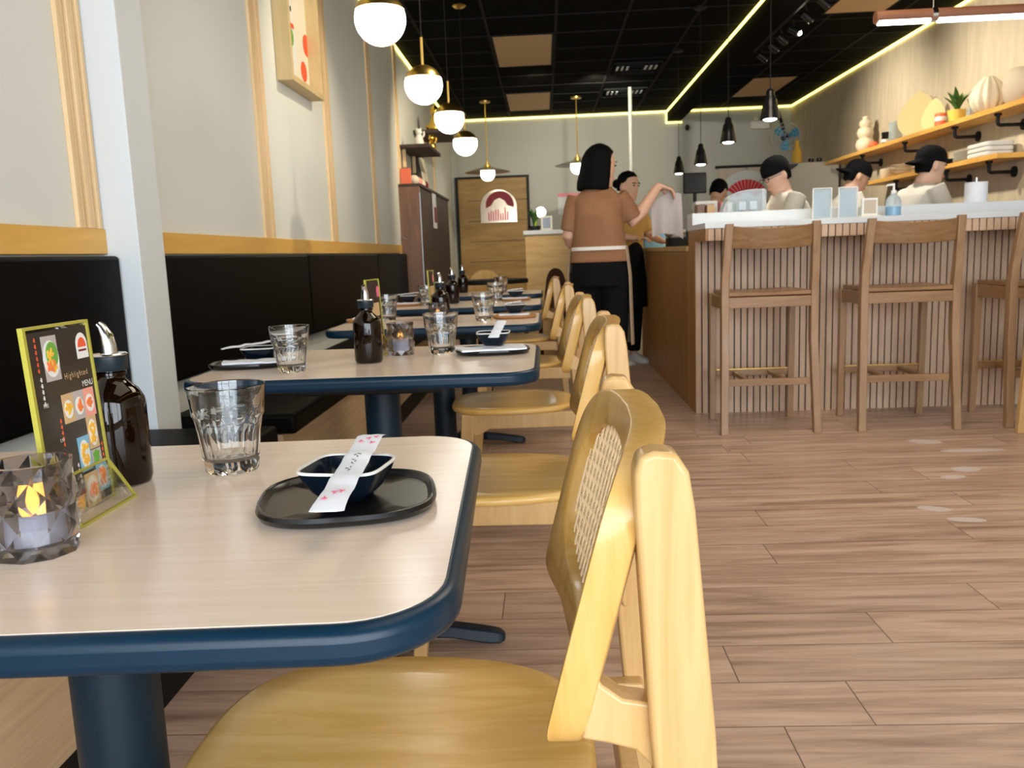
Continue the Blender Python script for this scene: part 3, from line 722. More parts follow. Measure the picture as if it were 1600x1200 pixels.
def sleeve(label, p, q_, wd=.026, roll=0, marks=False, grp='white paper chopstick sleeves'):
    """paper sleeve from p (lower end) to q_ (upper end)"""
    p, q_ = Vector(p), Vector(q_); L = (q_-p).length; ax = (q_-p).normalized()
    sd = Vector((0, 0, 1)).cross(ax).normalized(); nz = ax.cross(sd)*-1
    if nz.z < 0: nz = -nz
    sd = Matrix.Rotation(roll, 3, ax) @ sd; nz = Matrix.Rotation(roll, 3, ax) @ nz
    t = thing('chopstick_sleeve', label, 'chopsticks', p, 0, grp)
    rings = []; N = 22
    for i in range(N+1):
        u = i/N; e = min(u, 1-u)*N; wv = .0008*sin(u*23)+.0006*sin(u*41+1); h = (.0042 if 2 < e else .0012+.0011*e); ww = wd/2*(1.10-.10*min(1, e/2.5))
        c = ax*(u*L)+nz*wv; sag = -.002*(1-min(1, e/2)) ; c = c+nz*sag
        row = [c-sd*ww, c-sd*ww*.55+nz*h*.6, c+nz*h*.45, c+sd*ww*.55+nz*h*.6, c+sd*ww, c+sd*ww*.55-nz*h*.5, c-nz*h*.5, c-sd*ww*.55-nz*h*.5]
        rings.append(row)
    MB().loft(rings).build('paper_sleeve', 'paper_white', t, angle=70)
    if marks:
        def fm(a, b_, h): return ax*(b_*L/.19)+sd*a+nz*(h+.0031)
        q = MB(); random.seed(11)
        for (b0, a0) in ((.150, -.008), (.163, -.002), (.167, -.009), (.155, .005), (.028, .000), (.016, .006), (.030, -.006)):
            for k in range(3):
                an = k*2.1+b0*90; cx, cy = a0+cos(an)*.0014, b0+sin(an)*.0016
                q.prism([(cx+cos(an)*.0021*cos(u)-sin(an)*.0009*sin(u), cy+sin(an)*.0021*cos(u)+cos(an)*.0009*sin(u)) for u in [2*pi*i/8 for i in range(8)]], 0, .0004, fm)
        q.build('petal_print', 'petal_pink', t, smooth=False)
        q = MB()
        for k, (b0, a0, l, an) in enumerate(((.118, -.002, .0045, .5), (.116, .002, .003, 2.0), (.112, -.001, .004, 1.1), (.103, .001, .003, .2), (.099, -.002, .003, 1.9), (.094, 0, .004, .9), (.084, -.001, .0035, 1.3), (.081, .002, .0035, .2), (.077, -.001, .0028, 2.2))):
            u, v = cos(an), sin(an); q.prism([(a0-u*l/2-v*.0004, b0-v*l/2+u*.0004), (a0+u*l/2-v*.0004, b0+v*l/2+u*.0004), (a0+u*l/2+v*.0004, b0+v*l/2-u*.0004), (a0-u*l/2+v*.0004, b0-v*l/2-u*.0004)], 0, .0004, fm)
        q.build('brush_lettering', 'ink_black', t, smooth=False)
    return t
def napkin(label, x, y, z, rz, wx=.15, wy=.085, seed=0):
    random.seed(seed); q = MB(); nx, ny = 12, 7; top = []; bot = []
    for j in range(ny+1):
        rt_, rb_ = [], []
        for i in range(nx+1):
            u, v = i/nx-.5, j/ny-.5; jx, jy = random.uniform(-.002, .002), random.uniform(-.002, .002)
            h = .0016+.0022*abs(sin(u*9+v*3+seed))+random.uniform(0, .0006); X, Y = wx*u*(1+.12*v)+jx, wy*v*(1+.1*sin(u*6))+jy
            rt_.append(q.V((X, Y, h+.0012))); rb_.append(q.V((X, Y, h*.15)))
        top.append(rt_); bot.append(rb_)
    for j in range(ny):
        for i in range(nx):
            q.face([top[j][i], top[j][i+1], top[j+1][i+1], top[j+1][i]]); q.face([bot[j][i], bot[j+1][i], bot[j+1][i+1], bot[j][i+1]])
    for i in range(nx): q.face([top[0][i], bot[0][i], bot[0][i+1], top[0][i+1]]); q.face([top[ny][i], top[ny][i+1], bot[ny][i+1], bot[ny][i]])
    for j in range(ny): q.face([top[j][0], top[j+1][0], bot[j+1][0], bot[j][0]]); q.face([top[j][nx], bot[j][nx], bot[j+1][nx], top[j+1][nx]])
    return tag(q.build('paper_napkin', 'paper_white', loc=(x, y, z), rot=(0, 0, rz), angle=60), label, 'napkin', 'white paper napkins on the trays')
T0 = .7502
tray('nearest black oval tray, on the right of the nearest table', -.212, .846, radians(10), A=.091, B=.092)
bowl('nearest square dark bowl with a pale rim, on the nearest black tray', -.211, .846, T0+.0065, radians(-9))
sleeve('nearest chopstick sleeve with pink petals, laid across the nearest bowl', (-.194, .694, T0+.0395), (-.202, .937, T0+.0555), .028, 0, True)

tray('black oval tray on the right of the second table', -.142, 2.17, radians(5))
napkin('white napkin under the bowl on the right of the second table', -.142, 2.14, T0+.0130, radians(12), .17, .10, 1)
bowl('square dark bowl with pale rim on the right of the second table', -.140, 2.19, T0+.0165, 0)
sleeve('short white sleeve leaning in the bowl on the second table', (-.135, 2.115, T0+.046), (-.118, 2.235, T0+.078), .026)
tray('black oval tray at the bench end of the second table', -.735, 2.05, radians(5))
napkin('white napkin at the bench end of the second table', -.715, 2.02, T0+.0130, radians(8), .15, .07, 2)
bowl('square dark bowl at the bench end of the second table', -.725, 2.10, T0+.0065, radians(4))
sleeve('long white sleeve across the bowl at the bench end of the second table', (-.80, 2.04, T0+.047), (-.645, 2.14, T0+.058), .026)

tray('round brown wooden tray on the right of the third table', -.128, 3.36, 0, 'wood_tray', .088, .080, 2.2, 'brown wooden trays')
napkin('white napkin on the wooden tray of the third table', -.128, 3.33, T0+.0130, 0, .12, .07, 3)
bowl('square dark bowl on the wooden tray of the third table', -.125, 3.375, T0+.0175, 0)
sleeve('small white sleeve on the bowl of the third table', (-.160, 3.34, T0+.057), (-.10, 3.40, T0+.062), .02)
tray('brown wooden tray at the bench end of the third table', -.745, 3.42, 0, 'wood_tray', .070, .07, 2.2, 'brown wooden trays')
napkin('white napkin at the bench end of the third table', -.73, 3.42, T0+.0130, 0, .11, .06, 4)

tray('brown wooden tray on the right of the fourth table', -.17, 4.62, 0, 'wood_tray', .088, .080, 2.2, 'brown wooden trays')
napkin('white napkin on the wooden tray of the fourth table', -.17, 4.58, T0+.0130, 0, .14, .07, 5)
bowl('square dark bowl on the wooden tray of the fourth table', -.165, 4.63, T0+.0175, 0)
sleeve('small white sleeve on the bowl of the fourth table', (-.205, 4.60, T0+.057), (-.125, 4.65, T0+.062), .02)
tray('brown wooden tray at the bench end of the fourth table', -.735, 4.47, 0, 'wood_tray', .085, .080, 2.2, 'brown wooden trays')
napkin('white napkin at the bench end of the fourth table', -.745, 4.43, T0+.0130, 0, .15, .07, 6)
bowl('square dark bowl at the bench end of the fourth table', -.73, 4.50, T0+.0175, 0)
sleeve('long white sleeve on the bowl at the bench end of the fourth table', (-.80, 4.47, T0+.058), (-.64, 4.53, T0+.068), .022)

# ================================================================== BAR COUNTER
t = thing('sushi_counter', 'long raised bar counter clad in pinkish oak slats under a white stone ledge', 'counter', (.887, 4.77, 0))
L = RX-.887-.003
MB().box(.03, L, .345, .565, 0, 1.03).build('core', 'black_matte', t, smooth=False)
q = MB(); x = 0.0; random.seed(2)
while x < L-.03:
    q.box(x+.0025, x+.0330, .328, .345, 0.0, 1.03); x += .0385
q.build('slat_cladding', 'slat_oak', t, smooth=False)
MB().box(.012, L, .012, .565, 1.031, 1.0955).build('apron_core', 'black_matte', t, smooth=False)
q = MB(); x = 0.012
while x < L-.03:
    q.box(x+.0025, x+.0345, 0, .012, 1.030, 1.0955); x += .0385
q.build('apron_slats', 'slat_oak', t, smooth=False)
MB().box(0, .012, 0, .565, 1.030, 1.0955).build('apron_side', 'counter_side', t, smooth=False)
MB().box(0, .03, .33, .565, 0, 1.03).build('side_panel', 'counter_side', t, smooth=False)
MB().box(-.004, L, -.004, .40, 1.096, 1.128).build('stone_ledge', 'quartz_white', t, bev=.002)
MB().box(-.004, L, .40, .58, 1.096, 1.197).build('stone_upstand', 'quartz_white', t, bev=.002)
t = thing('service_counter', 'lower brown wood counter running back from the bar end beside the aisle', 'counter', (.887, 5.352, 0))
MB().box(.01, .45, 0, 2.60, 0, .974).build('cabinet', 'counter_side', t, smooth=False)
q = MB()
for k in range(66): q.box(0, .0101, .002+k*.0392, .002+k*.0392+.0365, 0, .974)
q.build('side_boards', 'counter_side', t, smooth=False)
MB().box(-.01, .47, -.001, 2.62, .975, 1.008).build('countertop', 'host_desk_wood', t, bev=.003)

# ================================================================== STOOLS (face the counter, +y)
def stool(label, x, y, rz=0, proto=[None]):
    if proto[0]: return dup(proto[0], label, (x, y, 0), rz)
    t = thing('bar_stool', label, 'stool', (x, y, 0), rz, 'brown wooden bar stools along the counter')
    for sx in (-1, 1):
        # back post: kinked profile in the y-z plane
        pf = [(-.235, 0), (-.200, 0), (-.140, .50), (-.135, .74), (-.150, .83), (-.212, 1.11), (-.246, 1.11), (-.197, .84), (-.187, .75), (-.190, .50)]
        a, b_ = sorted((sx*.213, sx*.252))
        MB().prism(pf, a, b_, lambda u, v, h: (h+(-.012*sx if v > .95 else (0.0 if v > .6 else (.012*sx if v < .1 else 0))), u, v)).build('leg', 'stool_wood_z', t, bev=.003)
        pf = [(.205, 0), (.235, 0), (.232, .70), (.232, .735), (.185, .735), (.185, .66)]
        a, b_ = sorted((sx*.205, sx*.240))
        MB().prism(pf, a, b_, lambda u, v, h: (h, u, v)).build('leg', 'stool_wood_z', t, bev=.003)
        a, b_ = sorted((sx*.215, sx*.236))
        MB().box(a, b_, -.150, .19, .665, .733).build('side_rail', 'stool_wood_x', t, bev=.002)
        MB().box(sx*.10-.012, sx*.10+.012, -.158, .20, .262, .284).build('foot_rail', 'stool_wood_x', t, bev=.002)
    MB().box(-.214, .214, -.185, -.160, .672, .728).build('rear_rail', 'stool_wood_x', t, bev=.002)
    MB().box(-.206, .206, .205, .226, .672, .728).build('front_rail', 'stool_wood_x', t, bev=.002)
    # curved top rail
    N = 14; rr = []
    for k in range(N+1):
        u = k/N-.5; x_ = u*.41; dy = -.045*(1-(2*u)**2); dz = -.016*(1-(2*u)**2)
        rr.append([(x_, -.207+dy, .985+dz*.6), (x_, -.190+dy, .985+dz*.6), (x_, -.216+dy, 1.098+dz), (x_, -.233+dy, 1.098+dz)])
    MB().loft(rr).build('back_rail', 'stool_wood_x', t, bev=.003)
    # seat
    rr = []
    for k in range(N+1):
        u = k/N-.5; x_ = u*.425; dip = -.010*(1-(2*u)**2)
        rr.append([(x_, -.180, .7345), (x_, .235, .7345), (x_, .238, .755+dip*.4), (x_, .10, .757+dip), (x_, -.182, .757+dip*.8)])
    MB().loft(rr).build('seat', 'stool_wood_x', t, bev=.002)
    MB().box(-.213, .213, -.180, -.158, .255, .292).build('stretcher', 'stool_wood_x', t, bev=.002)
    MB().box(-.204, .204, .200, .222, .255, .292).build('footrest', 'stool_wood_x', t, bev=.002)
    fr_ = [o for o in t.children if o.name.startswith('footrest')][0]
    MB().box(-.203, .203, .198, .224, .2922, .2960).build('brass_cap', 'brass', fr_, smooth=False)
    proto[0] = t; return t
stool('leftmost brown wooden bar stool, nearest the counter corner', 1.172, 4.69)
stool('middle brown wooden bar stool in front of the slatted counter', 1.897, 4.68, radians(-1.5))
stool('rightmost brown wooden bar stool, cut by the right edge of the photo', 2.648, 4.68)

# ================================================================== PENDANT LIGHTS
def globe(label, x, y, z, proto=[None]):
    t = thing('globe_pendant', label, 'pendant light', (x, y, z), 0, 'white globe pendants with brass caps')
    R_ = .10; pr = []
    for k in range(17):
        a = -pi/2+k/16*(pi/2+radians(19)); pr.append((max(.001, R_*cos(a)), R_*sin(a)))
    MB().lathe(pr, 36).build('globe', 'globe_glass', t)
    pr = []
    for k in range(11):
        a = radians(19)+k/10*radians(66); pr.append((R_*1.015*cos(a), R_*1.015*sin(a)))
    MB().lathe(pr, 36).build('cap', 'brass', t)
    MB().tube([(0, 0, R_), (0, 0, R_+.14)], .0075, 12).build('stem', 'brass', t)
    MB().tube([(0, 0, R_+.139), (0, 0, CZ-z-.028)], .003, 8).build('cord', 'black_matte', t)
    MB().lathe([(.052, CZ-z-.0005), (.055, CZ-z-.010), (.040, CZ-z-.024), (.010, CZ-z-.030)], 28).build('canopy', 'brass', t)
    return t
globe('largest and nearest white globe pendant with brass cap, cut by the top edge', -.616, 3.482, 1.93)
globe('second nearest white globe pendant, lower right of the largest globe', -.611, 4.642, 1.899)
globe('third nearest white globe pendant, in front of the wall shelves', -.612, 5.88, 1.916)
globe('smallest and farthest white globe pendant of the slanting row', -.623, 7.15, 1.911)
def saucer(label, x, y, z):
    t = thing('saucer_pendant', label, 'pendant light', (x, y, z), 0, 'small globes under flat dark discs')
    pr = [(max(.001, .095*cos(-pi/2+k/10*(pi/2+radians(20)))), .095*sin(-pi/2+k/10*(pi/2+radians(20)))) for k in range(11)]
    MB().lathe(pr, 28).build('globe', 'globe_glass', t)
    MB().lathe([(.30, .020), (.302, .022), (.20, .052), (.07, .085), (.068, .080), (.20, .045)], 40).build('disc_shade', 'black_gloss', t)
    MB().lathe([(.045, .085), (.045, .12), (.018, .13), (.018, .16)], 20).build('socket', 'brass', t)
    MB().tube([(0, 0, .15), (0, 0, CZ-z-.02)], .0075, 8).build('stem', 'brass', t)
    MB().lathe([(.07, CZ-z-.0005), (.07, CZ-z-.02), (.02, CZ-z-.03)], 20).build('canopy', 'brass', t)
saucer('small globe under a dark disc shade in front of the wooden door', -.722, 11.5, 2.06)
saucer('small globe under a dark disc shade behind the standing woman', .47, 11.5, 2.10)
def cone(label, x, y, z, s_=1):
    t = thing('cone_pendant', label, 'pendant light', (x, y, z), 0, 'black cone pendants over the counter')
    MB().lathe([(.060, 0), (.058, .006), (.048, .06), (.036, .12), (.026, .135), (.024, .158), (.016, .172), (.006, .176), (.006, .170), (.020, .155), (.022, .13), (.032, .115), (.044, .06), (.055, .006), (.056, .0)], 32).build('shade', 'black_gloss', t)
    MB().ball((0, 0, .010), (.046, .046, .022), 20, 8).build('bulb', 'cone_inside', t)
    MB().tube([(0, 0, .174), (0, 0, CZ-z-.02)], .0028, 8).build('cord', 'black_matte', t)
    MB().lathe([(.05, CZ-z-.0005), (.05, CZ-z-.02), (.01, CZ-z-.024)], 20).build('canopy', 'black_matte', t)
    light('cone_light', 'SPOT', (x, y, z-.015), 14, (1, .93, .8), .04, None, (x, y, 0), 110, .8)
cone('nearest and largest black cone pendant, highest in the photo', 1.367, 5.29, 1.735)
cone('second nearest black cone pendant', 1.345, 6.35, 1.735)
cone('third nearest black cone pendant', 1.367, 7.56, 1.70)
cone('farthest and smallest black cone pendant, leftmost of the cones', 1.42, 9.1, 1.76)
# linear lamp
t = thing('linear_pendant', 'long reddish wooden tube lamp with a white glowing underside', 'pendant light', (1.675, 4.5, 2.09))
MB().tube([(0, 0, 0), (1.55, 0, 0)], .031, 24).build('tube', 'lamp_wood', t)
q = MB()
for a, b_ in ((.012, .262), (.302, 1.54)): q.tube([(a, -.006, -.022), (b_, -.006, -.022)], .018, 16)
q.build('diffuser', 'led_tube', t)
MB().tube([(.270, 0, 0), (.295, 0, 0)], .034, 24).build('clamp', 'steel', t)
MB().tube([(.282, 0, .03), (.282, 0, CZ-2.09)], .002, 8).build('wire', 'steel', t)
MB().tube([(1.28, 0, .028), (1.28, 0, CZ-2.09)], .002, 8).build('wire', 'steel', t)
# track spotlights under the beam
t = thing('light_track', 'black track rail with small spotlights under the ceiling beam', 'light track', (2.09, 6.3, 2.86))
MB().box(-.038, -.012, 0, 2.3, -.036, -.031+.0, ).build('rail_lip', 'black_matte', t, smooth=False)
MB().box(-.042, -.008, 0, 2.3, -.031, -.0305+.12).build('rail', 'black_matte', t, smooth=False)
def spot(label, x, y, lit=False):
    t = thing('spotlight', label, 'spotlight', (x, y, 2.74), 0, 'black spotlights on the ceiling track')
    q = MB(); q.tube([(-.01, 0, .085), (0, 0, .02)], .006, 8); q.build('arm', 'black_matte', t)
    d = Vector((.75, -.35 if lit else .15, -.55)).normalized()
    q = MB(); q.tube([-d*.05, -d*.045, d*.05, d*.052], [.022, .028, .031, .029], 20); q.build('head', 'black_gloss', t)
    q = MB(); q.ball(d*.053, .016 if lit else .010, 12, 8); q.build('bulb', 'spot_bulb' if lit else 'steel', t)
spot('glaring lit spotlight on the ceiling track', 2.12, 7.46, True)
for i, y in enumerate((8.43, 8.04, 7.75, 7.05, 6.66)):
    spot(('farthest small black spotlight of the track', 'second farthest small black spotlight of the track', 'small black spotlight just beyond the glaring one', 'small black spotlight just nearer than the glaring one', 'nearest small black spotlight at the top edge')[i], 2.10, y)
# light from those spots onto the papered wall and its shelves, plus added warm fill in the dining bay
light('track_light', 'SPOT', (2.13, 7.42, 2.68), 140, (1, .88, .66), .06, None, (3.6, 7.4, 2.0), 95, 1)
light('track_light', 'SPOT', (2.12, 8.9, 2.68), 120, (1, .88, .66), .06, None, (3.6, 9.2, 2.0), 95, 1)
light('track_light', 'SPOT', (2.12, 5.6, 2.68), 85, (1, .88, .66), .06, None, (3.6, 5.9, 2.0), 95, 1)
light('track_light', 'SPOT', (2.12, 6.3, 2.68), 90, (1, .93, .80), .03, None, (2.2, 6.3, 1.2), 90, .8)
light('dining_warm_fill', 'SPOT', (.2, 4.6, 2.9), 60, (1, .86, .62), .04, None, (-1.35, 5.0, 1.75), 60, .7)  # added fill onto the left wall, no fixture here
light('dining_warm_fill', 'SPOT', (.2, 7.4, 2.9), 120, (1, .86, .62), .04, None, (-1.0, 9.0, 1.6), 75, .7)  # added fill towards the cabinet, no fixture here
light('kitchen_spot', 'SPOT', (.6, 10.0, 2.9), 90, (1, .93, .78), .05, None, (1.2, 12.9, 1.7), 100, .8)
light('kitchen_spot', 'SPOT', (0, 9.6, 2.9), 60, (1, .88, .66), .05, None, (-.2, 12.9, 1.3), 90, .8)

# white pole at the back of the aisle
tag(MB().lathe([(.024, 0), (.024, CZ-.001)], 16).build('white_pole', 'back_wall_paint', loc=(1.12, 11.0, 0)), 'thin white pole rising to the ceiling behind the women', 'pole')

# ================================================================== LEFT WALL DECOR
t = thing('shadow_box_picture', 'deep pale wood framed picture with a white cat and red flowers on the left wall', 'picture', (WX, 4.50, 1.93))
W_, H_, D_ = .63, .95, .085
q = MB(); q.box(.001, D_, 0, .03, 0, H_); q.box(.001, D_, W_-.03, W_, 0, H_); q.box(.001, D_, .03, W_-.03, 0, .03); q.box(.001, D_, .03, W_-.03, H_-.03, H_)
q.build('frame', 'shadowbox_wood', t, bev=.002)
MB().box(.004, .012, .03, W_-.03, .03, H_-.03).build('artwork', 'art_paper', t, smooth=False)
def f5(a, b_, h): return (.012+h, a, b_)
def ell(cx, cy, rx, ry, n_=20): return [(cx+rx*cos(2*pi*k/n_), cy+ry*sin(2*pi*k/n_)) for k in range(n_)]
q = MB()
for c in ((.30, .68, .055, .055), (.66, .30, .07, .06), (.56, .14, .06, .055), (.70, .80, .05, .05)): q.prism(ell(c[0]*.88, *c[1:]), 0, .002, f5)
q.build('red_flower', 'art_red', t, smooth=False)
q = MB(); q.prism(ell(.24, .42, .085, .10), 0, .002, f5); q.prism([(.18, .48), (.17, .56), (.23, .51)], 0, .002, f5); q.prism([(.34, .48), (.35, .56), (.29, .51)], 0, .002, f5); q.prism(ell(.25, .22, .12, .15), 0, .0018, f5)
q.build('cat_shape', 'menu_white', t, smooth=False)
q = MB(); q.prism([(.18, .33), (.34, .33), (.34, .355), (.18, .355)], .002, .003, f5); q.build('collar', 'art_red', t, smooth=False)
q = MB(); q.prism(ell(.27, .28, .05, .05), .002, .003, f5); q.build('bell', 'food_green', t, smooth=False)
q = MB(); q.prism(ell(.225, .43, .012, .016), .002, .003, f5); q.prism(ell(.30, .43, .012, .016), .002, .003, f5); q.build('eyes', 'ink_black', t, smooth=False)

t = thing('upright_cabinet', 'tall dark brown cabinet against the left wall past the bench', 'cabinet', (WX, 8.06, 0))
MB().box(.001, .20, 0, .03, 0, 1.66).build('end_panel', 'red_cabinet', t, smooth=False)
MB().box(.001, .195, .031, 2.4, 0, 1.66).build('body', 'dark_cabinet', t, smooth=False)
MB().box(.001, .21, -.004, 2.41, 1.661, 1.685).build('top', 'dark_cabinet', t, smooth=False)
MB().box(.197, .203, -.004, .0, 0, 1.6).build('edge_trim', 'aluminium', t, smooth=False)
MB().tube([(-.02+.08, -.03, 1.18), (.03, -.03, 1.20), (.02, -.001, 1.20)], .008, 8).build('handle', 'steel', t)
tag(MB().box(0, .004, 0, .28, 0, .36).build('paper_notice', 'paper_white', loc=(WX+.2005, 8.95, 1.30), smooth=False), 'white sheet with a photo pasted on the dark cabinet', 'paper')
tag(MB().box(0, .004, 0, .16, 0, .16).build('photo_print', 'maroon', loc=(WX+.2055, 9.02, 1.36), smooth=False), 'small dark photo on the white sheet of the cabinet', 'photo')
tag(MB().box(0, .10, 0, .02, 0, .145).build('red_card', 'orange_red', loc=(WX+.02, 8.10, 1.6855), smooth=False, bev=.004), 'orange red card standing on the dark cabinet', 'card')
t = thing('leaning_frame', 'dark picture frame with white edge leaning on top of the cabinet', 'picture frame', (WX+.10, 9.0, 1.686), 0)
MB().box(0, .02, 0, .5, 0, .40).build('frame', 'dark_cabinet', t, smooth=False, rot=(0, radians(-9), 0))
MB().box(.0205, .025, .03, .47, .03, .37).build('print', 'art_paper', t, smooth=False, rot=(0, radians(-9), 0))
random.seed(4)
for k in range(4):
    y = 8.3+.22*k; tag(MB().ball((0, 0, .05), (.05, .05, .05), 14, 8).build('ornament', ('cream_ceramic', 'food_pink', 'art_paper', 'maroon')[k], loc=(WX+.12, y, 1.686)), ('cream', 'pink', 'pale', 'dark red')[k]+' small round ornament on top of the dark cabinet', 'ornament', 'ornaments on the dark cabinet')
def wshelf(label, y, z, y1=.85, pr=.30):
    t = thing('wall_shelf', label, 'shelf', (WX, y, z), 0, 'small brown shelves high on the left wall')
    MB().box(.001, pr, 0, y1, -.03, 0).build('board', 'dark_cabinet', t, smooth=False)
    MB().box(.02, .05, .10, .13, -.20, -.031).build('bracket', 'trim_wood', t, smooth=False); MB().box(.02, .05, y1-.13, y1-.10, -.20, -.031).build('bracket', 'trim_wood', t, smooth=False)
wshelf('lower brown wall shelf with white and gold figurines', 8.2, 2.06)
wshelf('higher brown wall shelf with a golden figure and a plant', 9.2, 2.33, .85, .38)
def figurine(label, m_, x, y, z, h, seated=False):
    q = MB(); q.lathe([(h*.26, 0), (h*.30, h*.1), (h*.24, h*.35), (h*.17, h*.52), (h*.12, h*.60)], 18); q.ball((0, 0, h*.75), (h*.19, h*.18, h*.19), 16, 10)
    if not seated:
        for s_ in (-1, 1): q.lathe([(h*.06, 0), (h*.004, h*.12)], 8, (s_*h*.11, 0, h*.88))
        q.tube([(h*.2, 0, h*.45), (h*.3, 0, h*.6), (h*.28, 0, h*.78)], h*.06, 10)
    else:
        q.lathe([(h*.10, h*.9), (h*.02, h)], 12); q.tube([(-h*.32, 0, h*.15), (0, -h*.2, h*.12), (h*.32, 0, h*.15)], h*.10, 10)
    return tag(q.build('figurine', m_, loc=(x, y, z)), label, 'figurine')
figurine('white cat figurine on the lower wall shelf', 'white_ceramic', -1.17, 8.35, 2.0605, .17)
figurine('small gold cat figurine at the end of the lower wall shelf', 'gold', -1.10, 8.75, 2.0605, .16)
figurine('tall golden seated figure on the higher wall shelf', 'gold', -1.12, 9.32, 2.3305, .27, True)
def plant(label, loc, potm, pr, ph, leafm, n_, lh, sp, seed, lw=.012, cat='plant'):
    t = thing('potted_plant', label, cat, loc); random.seed(seed)
    MB().lathe([(pr*.75, 0), (pr, ph*.9), (pr*1.03, ph), (pr*.9, ph), (pr*.85, ph*.85)], 24).build('pot', potm, t)
    q = MB()
    for k in range(n_):
        a = 2*pi*k/n_+random.uniform(-.3, .3); s_ = sp*random.uniform(.5, 1); h = lh*random.uniform(.6, 1); u = Vector((cos(a), sin(a), 0)); v = Vector((-sin(a), cos(a), 0)); rr = []
        for i in range(6):
            w_ = i/5; c = u*(s_*w_**1.6)+Vector((0, 0, ph*.8+h*(w_-.25*w_*w_))); ww = lw*(sin(pi*min(1, w_*.85+.12)))+.001
            rr.append([c-v*ww, c+Vector((0, 0, .002)), c+v*ww, c-Vector((0, 0, .002))])
        q.loft(rr)
    q.build('leaves', leafm, t)
    return t
plant('trailing green plant on the higher wall shelf', (-1.10, 9.75, 2.3305), 'white_ceramic', .05, .06, 'plant_green', 16, .14, .14, 1, .02)

# ================================================================== HOST DESK AND BACK AREA
t = thing('host_desk', 'pale wooden host desk with a white top behind the standing woman', 'desk', (-.20, 9.0, 0))
MB().box(0, 1.0, .02, .55, 0, 1.19).build('front_panel', 'host_desk_wood', t, smooth=False)
MB().box(-.02, 1.02, 0, .57, 1.191, 1.235).build('top', 'quartz_white', t, bev=.003)
pl = plant('green bulb plant with lime stems in a black bowl on the host desk', (-.10, 9.22, 1.2355), 'black_gloss', .07, .05, 'plant_green', 12, .30, .10, 2, .022)
MB().tube([(.01, 0, .05), (.02, 0, .19)], [.018, .010], 10).build('bulb_stem', 'lime_green', pl)
t = thing('desk_picture', 'small white framed picture on the host desk', 'photo frame', (.03, 9.15, 1.2355))
MB().box(-.06, .06, -.01, .01, 0, .15).build('frame', 'white_ceramic', t, bev=.002); MB().box(-.04, .04, -.0125, -.0102, .02, .13).build('print', 'menu_black', t, smooth=False)
tag(MB().tube([(0, 0, .06), (0, .015, .06)], .055, 24).build('round_light', 'globe_glass', loc=(-.03, 9.45, 1.38)), 'small bright round lamp behind the host desk plant', 'lamp')
tag(MB().tube([(0, 0, 0), (0, 0, .11)], .006, 10).build('lamp_stem', 'quartz_white', loc=(-.03, 9.46, 1.2355)), 'thin white stem under the small round lamp', 'lamp stem')
t = thing('wall_notice', 'pale notice with a pink header on the back wall', 'notice', (.22, BY-.012, 1.55))
MB().box(0, .40, 0, .010, 0, .30).build('sheet', 'pale_disc', t, smooth=False); MB().box(0, .40, -.003, -.0005, .26, .31).build('header', 'pink_paper', t, smooth=False)
plant('dark split-leaf plant low in front of the host desk', (.22, 8.6, 0), 'black_matte', .12, .50, 'dark_leaf', 9, .32, .30, 6, .085)
tag(MB().box(0, .09, 0, .05, 0, .08).build('desk_box', 'red_cabinet', loc=(.35, 9.2, 1.2355), smooth=False, bev=.004), 'small brown box on the host desk', 'box')
# round dark table and chairs past the row
t = thing('round_table', 'small dark round table beyond the last dining table', 'table', (-.45, 7.3, 0))
MB().lathe([(.30, .755), (.30, .785), (.296, .79)], 36).build('tabletop', 'black_matte', t); MB().lathe([(.035, .03), (.035, .755)], 16).build('column', 'black_matte', t); MB().lathe([(.2, 0), (.2, .015), (.04, .04)], 28).build('base', 'black_matte', t)
def simple_chair(label, x, y, rz, m_):
    t = thing('side_chair', label, 'chair', (x, y, 0), rz)
    MB().prism(rrect(.42, .42, .09), .435, .455).build('seat', m_, t, bev=.004)
    for sx in (-1, 1):
        for sy in (-1, 1): MB().bar((sx*.16, sy*.16, .436), (sx*.19, sy*.19, 0), .03, .03, .022, .022).build('leg', m_, t)
    rr = []
    for k in range(13):
        a = pi*k/12; rr.append([(.19+.02, -.2*cos(a), .456), (.19+.035, -.2*cos(a), .456), (.25, -.2*cos(a)*.9, .50+.36*sin(a)**.5), (.235, -.2*cos(a)*.9, .50+.36*sin(a)**.5)])
    MB().loft(rr).build('backrest', m_, t)
simple_chair('dark brown chair beside the host desk, past the table row', -.12, 7.55, radians(30), 'brown_chair')
simple_chair('pale wooden chair at the dark round table, beyond the bottles', -.50, 7.95, radians(110), 'chair_wood_pale')

